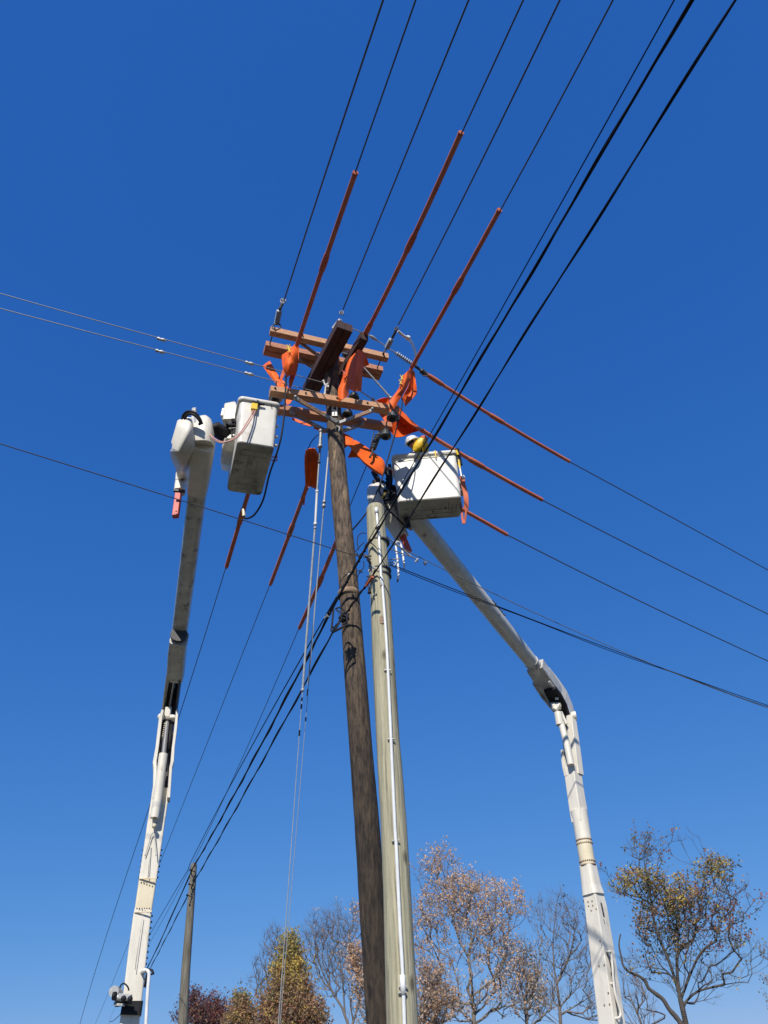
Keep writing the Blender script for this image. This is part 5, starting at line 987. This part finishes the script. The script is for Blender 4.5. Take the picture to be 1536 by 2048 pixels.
# right: vine-clad tree with a bare hooked limb
tree('autumn_tree', 'tree at far right with gold and rusty leaves and a bare hooked limb', [(1372, 2048), (1368, 2030), (1364, 2012)], 42,
 [[(1364, 2012), (1352, 1965), (1335, 1915), (1312, 1860), (1300, 1790), (1286, 1710)], [(1360, 1998), (1354, 1940), (1356, 1880), (1350, 1820), (1340, 1770)], [1.5, (1364, 2005), (1378, 1950), (1384, 1890), (1398, 1830), (1425, 1750)], [(1364, 2010), (1392, 1985), (1435, 1972), (1492, 1962)], [-1, (1378, 1950), (1402, 1905), (1440, 1880), (1490, 1868)], [(1352, 1965), (1325, 1935), (1285, 1925)], [1, (1366, 2015), (1350, 1985), (1318, 1945), (1300, 1890)], [-1, (1384, 1890), (1372, 1840), (1378, 1780)], [-1.5, (1368, 2020), (1400, 1940), (1408, 1880), (1440, 1820), (1455, 1770)]],
 [(1290, 1705, 36, 42, 1.1, .8, ('rust', 'olive')), (1280, 1768, 58, 24, 2.0, 1.5, ('gold',)), (1335, 1795, 60, 34, 1.6, 1.3, ('gold',)), (1428, 1745, 46, 26, 1.5, 1.4, ('gold',)), (1400, 1810, 70, 50, 1.4, .7, ('rust',)), (1318, 1860, 50, 60, 1.3, .8, ('dark', 'brown')), (1365, 1870, 45, 60, 1.2, .7, ('green', 'dark')), (1440, 1860, 62, 48, 1, .6, ('rust', 'coral')), (1480, 1800, 45, 36, .6, .7, ('coral', 'rust')), (1215, 1750, 14, 46, .3, .6, ('coral',)), (1450, 1945, 72, 26, .6, .3), (1500, 1900, 50, 40, .3, .3), (1290, 1920, 42, 40, .5, .35, ('coral',)), (1350, 1940, 45, 40, .6, .2), (1345, 1684, 60, 22, .3, .5, ('coral',)), (1400, 1960, 50, 50, .4, .15)],
 1300, [('gold', 1.0), ('rust', .8), ('brown', 1.0), ('coral', .6), ('olive', .8), ('dark', .6), ('green', .5)], leaf=.13, r_tip=.0068, per=3, bark='darkbark', leafprob=.55, r_max=.12)
mb = MB(); hp = bl([(1241, 1868, 42), (1238, 1890, 42), (1243, 1915, 42), (1246, 1930, 42), (1257, 1943, 42), (1276, 1951, 42), (1290, 1962, 42), (1297, 1976, 42), (1312, 1988, 42), (1326, 1999, 42), (1338, 2018, 42), (1352, 2034, 42), (1362, 2048, 42), (1372, 2075, 42)]); hq = smooth(hp, 4); mb.tube(hq, [float(np.interp(k/(len(hq)-1), [0, .4, .7, 1], [.03, .065, .1, .13]))*(1+random.uniform(-.12, .12)) for k in range(len(hq))], 8)
hk = [o for o in COL.objects if o.get('label', '').startswith('tree at far right')][0]; bo = mb.obj('limb', 'darkbark', hk.location.copy(), hk)
# centre right: pale leaved tree
tree('autumn_tree', 'large tree right of the green pole with pale tan leaves on spreading limbs', [(948, 2048), (944, 1975), (937, 1915)], 44,
 [[(937, 1915), (915, 1870), (900, 1800), (880, 1720)], [1, (937, 1915), (950, 1870), (975, 1810), (1000, 1780)], [-1, (940, 1930), (905, 1890), (865, 1870), (835, 1850)], [(945, 1990), (985, 1960), (1030, 1930)], [1.5, (937, 1915), (960, 1880), (1010, 1840), (1045, 1810)], [(900, 1800), (870, 1760), (850, 1730)], [-1.5, (920, 1870), (935, 1800), (940, 1750)], [(948, 2010), (910, 2000), (880, 1960)]],
 [(880, 1735, 42, 45, 1, .8), (850, 1745, 26, 34, .5, .8), (940, 1775, 60, 30, 1.1, .9), (1005, 1790, 42, 30, .9, 1), (900, 1810, 75, 50, 1.3, .9), (970, 1830, 70, 40, 1.2, .9), (1035, 1815, 32, 26, .6, 1), (855, 1860, 40, 45, .8, .8), (960, 1890, 80, 45, .9, .6), (1010, 1900, 50, 45, .6, .7), (870, 1930, 45, 50, .7, .8, ('tan',)), (880, 2000, 55, 45, .9, .9, ('brown', 'tan')), (1020, 1980, 60, 50, .9, .7), (950, 2000, 60, 60, .5, .5)],
 1300, [('pale', 2.4), ('tan', 3), ('brown', .25)], leaf=.125, r_tip=.0068, per=3, leafprob=.62, bark='bark', r_max=.2)
tree('autumn_tree', 'low brown leaved tree tight against the right side of the green pole', [(872, 2060), (868, 2020)], 38, [[(868, 2020), (852, 1970), (845, 1930)], [(868, 2020), (895, 1985), (905, 1955)]],
 [(858, 1960, 38, 40, 1, 1), (872, 2015, 48, 42, 1.4, 1), (850, 2045, 35, 35, 1, 1)], 300, [('brown', 1.6), ('tan', 3), ('pale', 1), ('rust', .3)], leaf=.11, per=3, leafprob=.6, r_tip=.009)
tree('autumn_tree', 'small tan leaved tree between the pale tree and the bare one at right', [(1055, 2060), (1050, 2010)], 46, [[(1050, 2010), (1040, 1960), (1030, 1920)], [(1050, 2010), (1075, 1960), (1080, 1910)]],
 [(1040, 1930, 45, 45, 1, .8), (1065, 1990, 50, 50, 1, .8), (1085, 1880, 20, 18, .3, 1, ('green',))], 360, [('pale', 1.6), ('tan', 2), ('olive', .5), ('green', .2)], leaf=.11, per=2, leafprob=.55, r_tip=.009)
tree('bare_tree', 'bare twiggy tree left of the right boom', [(1122, 2060), (1118, 2000), (1108, 1935)], 46,
 [[(1108, 1935), (1106, 1880), (1112, 1820), (1115, 1790)], [(1112, 1960), (1140, 1910), (1150, 1860), (1165, 1810)], [(1108, 1935), (1085, 1890), (1070, 1840)], [1, (1120, 2020), (1150, 1975), (1180, 1930), (1200, 1890)], [(1120, 2030), (1170, 2000), (1220, 1970)]],
 [(1112, 1830, 45, 48, 1.2), (1070, 1830, 24, 36, .5), (1155, 1850, 32, 50, .9), (1185, 1880, 28, 50, .6), (1130, 1920, 60, 50, 1), (1180, 1990, 55, 50, 1), (1090, 1990, 45, 50, .6)], 800, [('dark', 1)], leaf=.11, per=2, leafprob=.035, r_tip=.006, bark='twig', r_max=.11)
tree('bare_tree', 'thin bare branches between the right boom and the hooked limb', [(1292, 2075), (1280, 2040)], 50, [[(1280, 2040), (1260, 1990), (1250, 1950)], [(1285, 2060), (1330, 2030), (1240, 2010)]],
 [(1262, 1960, 30, 50, 1), (1280, 2010, 40, 45, 1), (1225, 2000, 30, 40, .4)], 170, [], r_tip=.009, bark='twig', r_max=.08)
# left of the dark pole
tree('bare_tree', 'bare vase-shaped tree directly left of the dark pole', [(706, 2075), (696, 2048), (684, 2015)], 45,
 [[(684, 2015), (660, 1975), (640, 1930), (630, 1880), (622, 1850)], [(690, 2030), (685, 1960), (678, 1900), (672, 1840)], [1, (696, 2048), (705, 1980), (702, 1900), (715, 1845)], [-1, (660, 1975), (655, 1900), (650, 1850)], [(700, 2060), (722, 1990), (730, 1940)]],
 [(640, 1875, 40, 50, 1.2), (675, 1865, 38, 55, 1.2), (708, 1870, 24, 60, 1), (612, 1885, 24, 38, .6), (660, 1940, 45, 50, 1), (705, 1960, 36, 60, .9), (730, 2000, 30, 50, .4)], 1000, [('tan', 1)], leaf=.1, per=2, leafprob=.03, r_tip=.0058, bark='twig', r_max=.12)
tree('autumn_tree', 'tan leaf sprays hanging just left of the dark pole', [(742, 2070), (738, 2030)], 40, [[(738, 2030), (725, 1960), (715, 1910)], [(738, 2030), (735, 1900), (722, 1850)]],
 [(713, 1830, 10, 12, .6, 1.2), (712, 1925, 18, 26, 1, 1), (697, 1905, 16, 12, .6, .9), (722, 1960, 14, 34, .6, .7), (722, 2020, 12, 30, .5, .6)], 130, [('pale', 1), ('tan', 2)], leaf=.12, per=3, leafprob=.75, r_tip=.008, bark='twig', r_max=.05)
tree('autumn_tree', 'dense cone-shaped tree with golden brown leaves behind the guy wires', [(582, 2070), (582, 1990), (580, 1900)], 40,
 [[(582, 2040), (550, 2000), (530, 1980)], [(582, 2030), (620, 1990), (640, 1975)], [(582, 1980), (560, 1940)], [(582, 1960), (605, 1920)]],
 [(581, 1888, 11, 20, 1.2, 1.5, ('olive', 'gold')), (580, 1915, 22, 28, 1.6, 1.5, ('gold', 'olive')), (579, 1955, 36, 34, 2.0, 1.5, ('gold',)), (579, 2000, 50, 42, 2.2, 1.2, ('brown',)), (580, 2045, 62, 42, 2.4, 1.0, ('brown', 'rust')), (532, 2030, 20, 30, 1.0, 1.1, ('rust', 'brown')), (628, 2040, 30, 38, 1.1, .9, ('brown',))],
 1500, [('gold', 1.6), ('brown', 1.8), ('olive', 1.3), ('rust', .5)], leaf=.12, per=3, leafprob=.85, r_tip=.008, depth=.8)
tree('bare_tree', 'sparse bare tree peeking out left of the cone-shaped tree', [(552, 2075), (548, 2040)], 52, [[(548, 2040), (535, 1970), (530, 1920)], [(548, 2040), (560, 1950), (565, 1890)]],
 [(545, 1905, 26, 50, 1), (528, 1950, 24, 50, .9), (560, 1890, 20, 36, .7), (508, 1960, 14, 30, .3)], 260, [], r_tip=.0085, bark='twig', r_max=.07)
tree('autumn_tree', 'low golden brown tree left of the cone-shaped one', [(485, 2090), (485, 2050)], 42, [[(485, 2050), (485, 2010)]],
 [(484, 2008, 14, 18, 1.0, 1.3, ('olive',)), (482, 2040, 28, 28, 2, 1.2, ('brown',)), (506, 2050, 14, 20, .6, 1.1)], 300, [('gold', 1.4), ('brown', 2), ('olive', 1), ('rust', .5)], leaf=.12, per=3, leafprob=.9, r_tip=.008)
tree('autumn_tree', 'dark red tree just right of the far grey pole', [(392, 2090), (390, 2050)], 44, [[(390, 2050), (388, 2010)], [(390, 2050), (402, 2020)]],
 [(386, 2010, 14, 28, 1.2, 1.2), (392, 2035, 24, 26, 1.5, 1.2), (352, 2040, 8, 24, .3, 1)], 240, [('maroon', 3), ('brown', .6), ('rust', .5)], leaf=.11, per=2, leafprob=.6, r_tip=.008, bark='vine', r_max=.08)
tree('autumn_tree', 'pinkish red thin tree between the dark red one and the golden brown one', [(432, 2090), (430, 2050)], 46, [[(430, 2050), (422, 2015)], [(430, 2050), (440, 2015)]],
 [(420, 2020, 20, 24, 1, .8), (440, 2022, 16, 22, .8, .7), (428, 2045, 32, 22, 1.5, 1), (458, 2025, 8, 30, .3, .2)], 260, [('maroon', 2), ('coral', .5), ('rust', .8)], leaf=.12, per=3, leafprob=.8, r_tip=.008, bark='vine', r_max=.07)
tree('bare_tree', 'outer twigs of a tree reaching in at the right edge', [(1625, 2060), (1610, 1980)], 42, [[(1610, 1980), (1575, 1930), (1545, 1905)]],
 [(1540, 1905, 26, 14, 1, 1), (1600, 1930, 50, 60, 2, 1), (1580, 1990, 50, 50, 1, 1)], 200, [('brown', 1), ('olive', 1)], leaf=.12, per=2, leafprob=.6, r_tip=.009, bark='twig', r_max=.12)
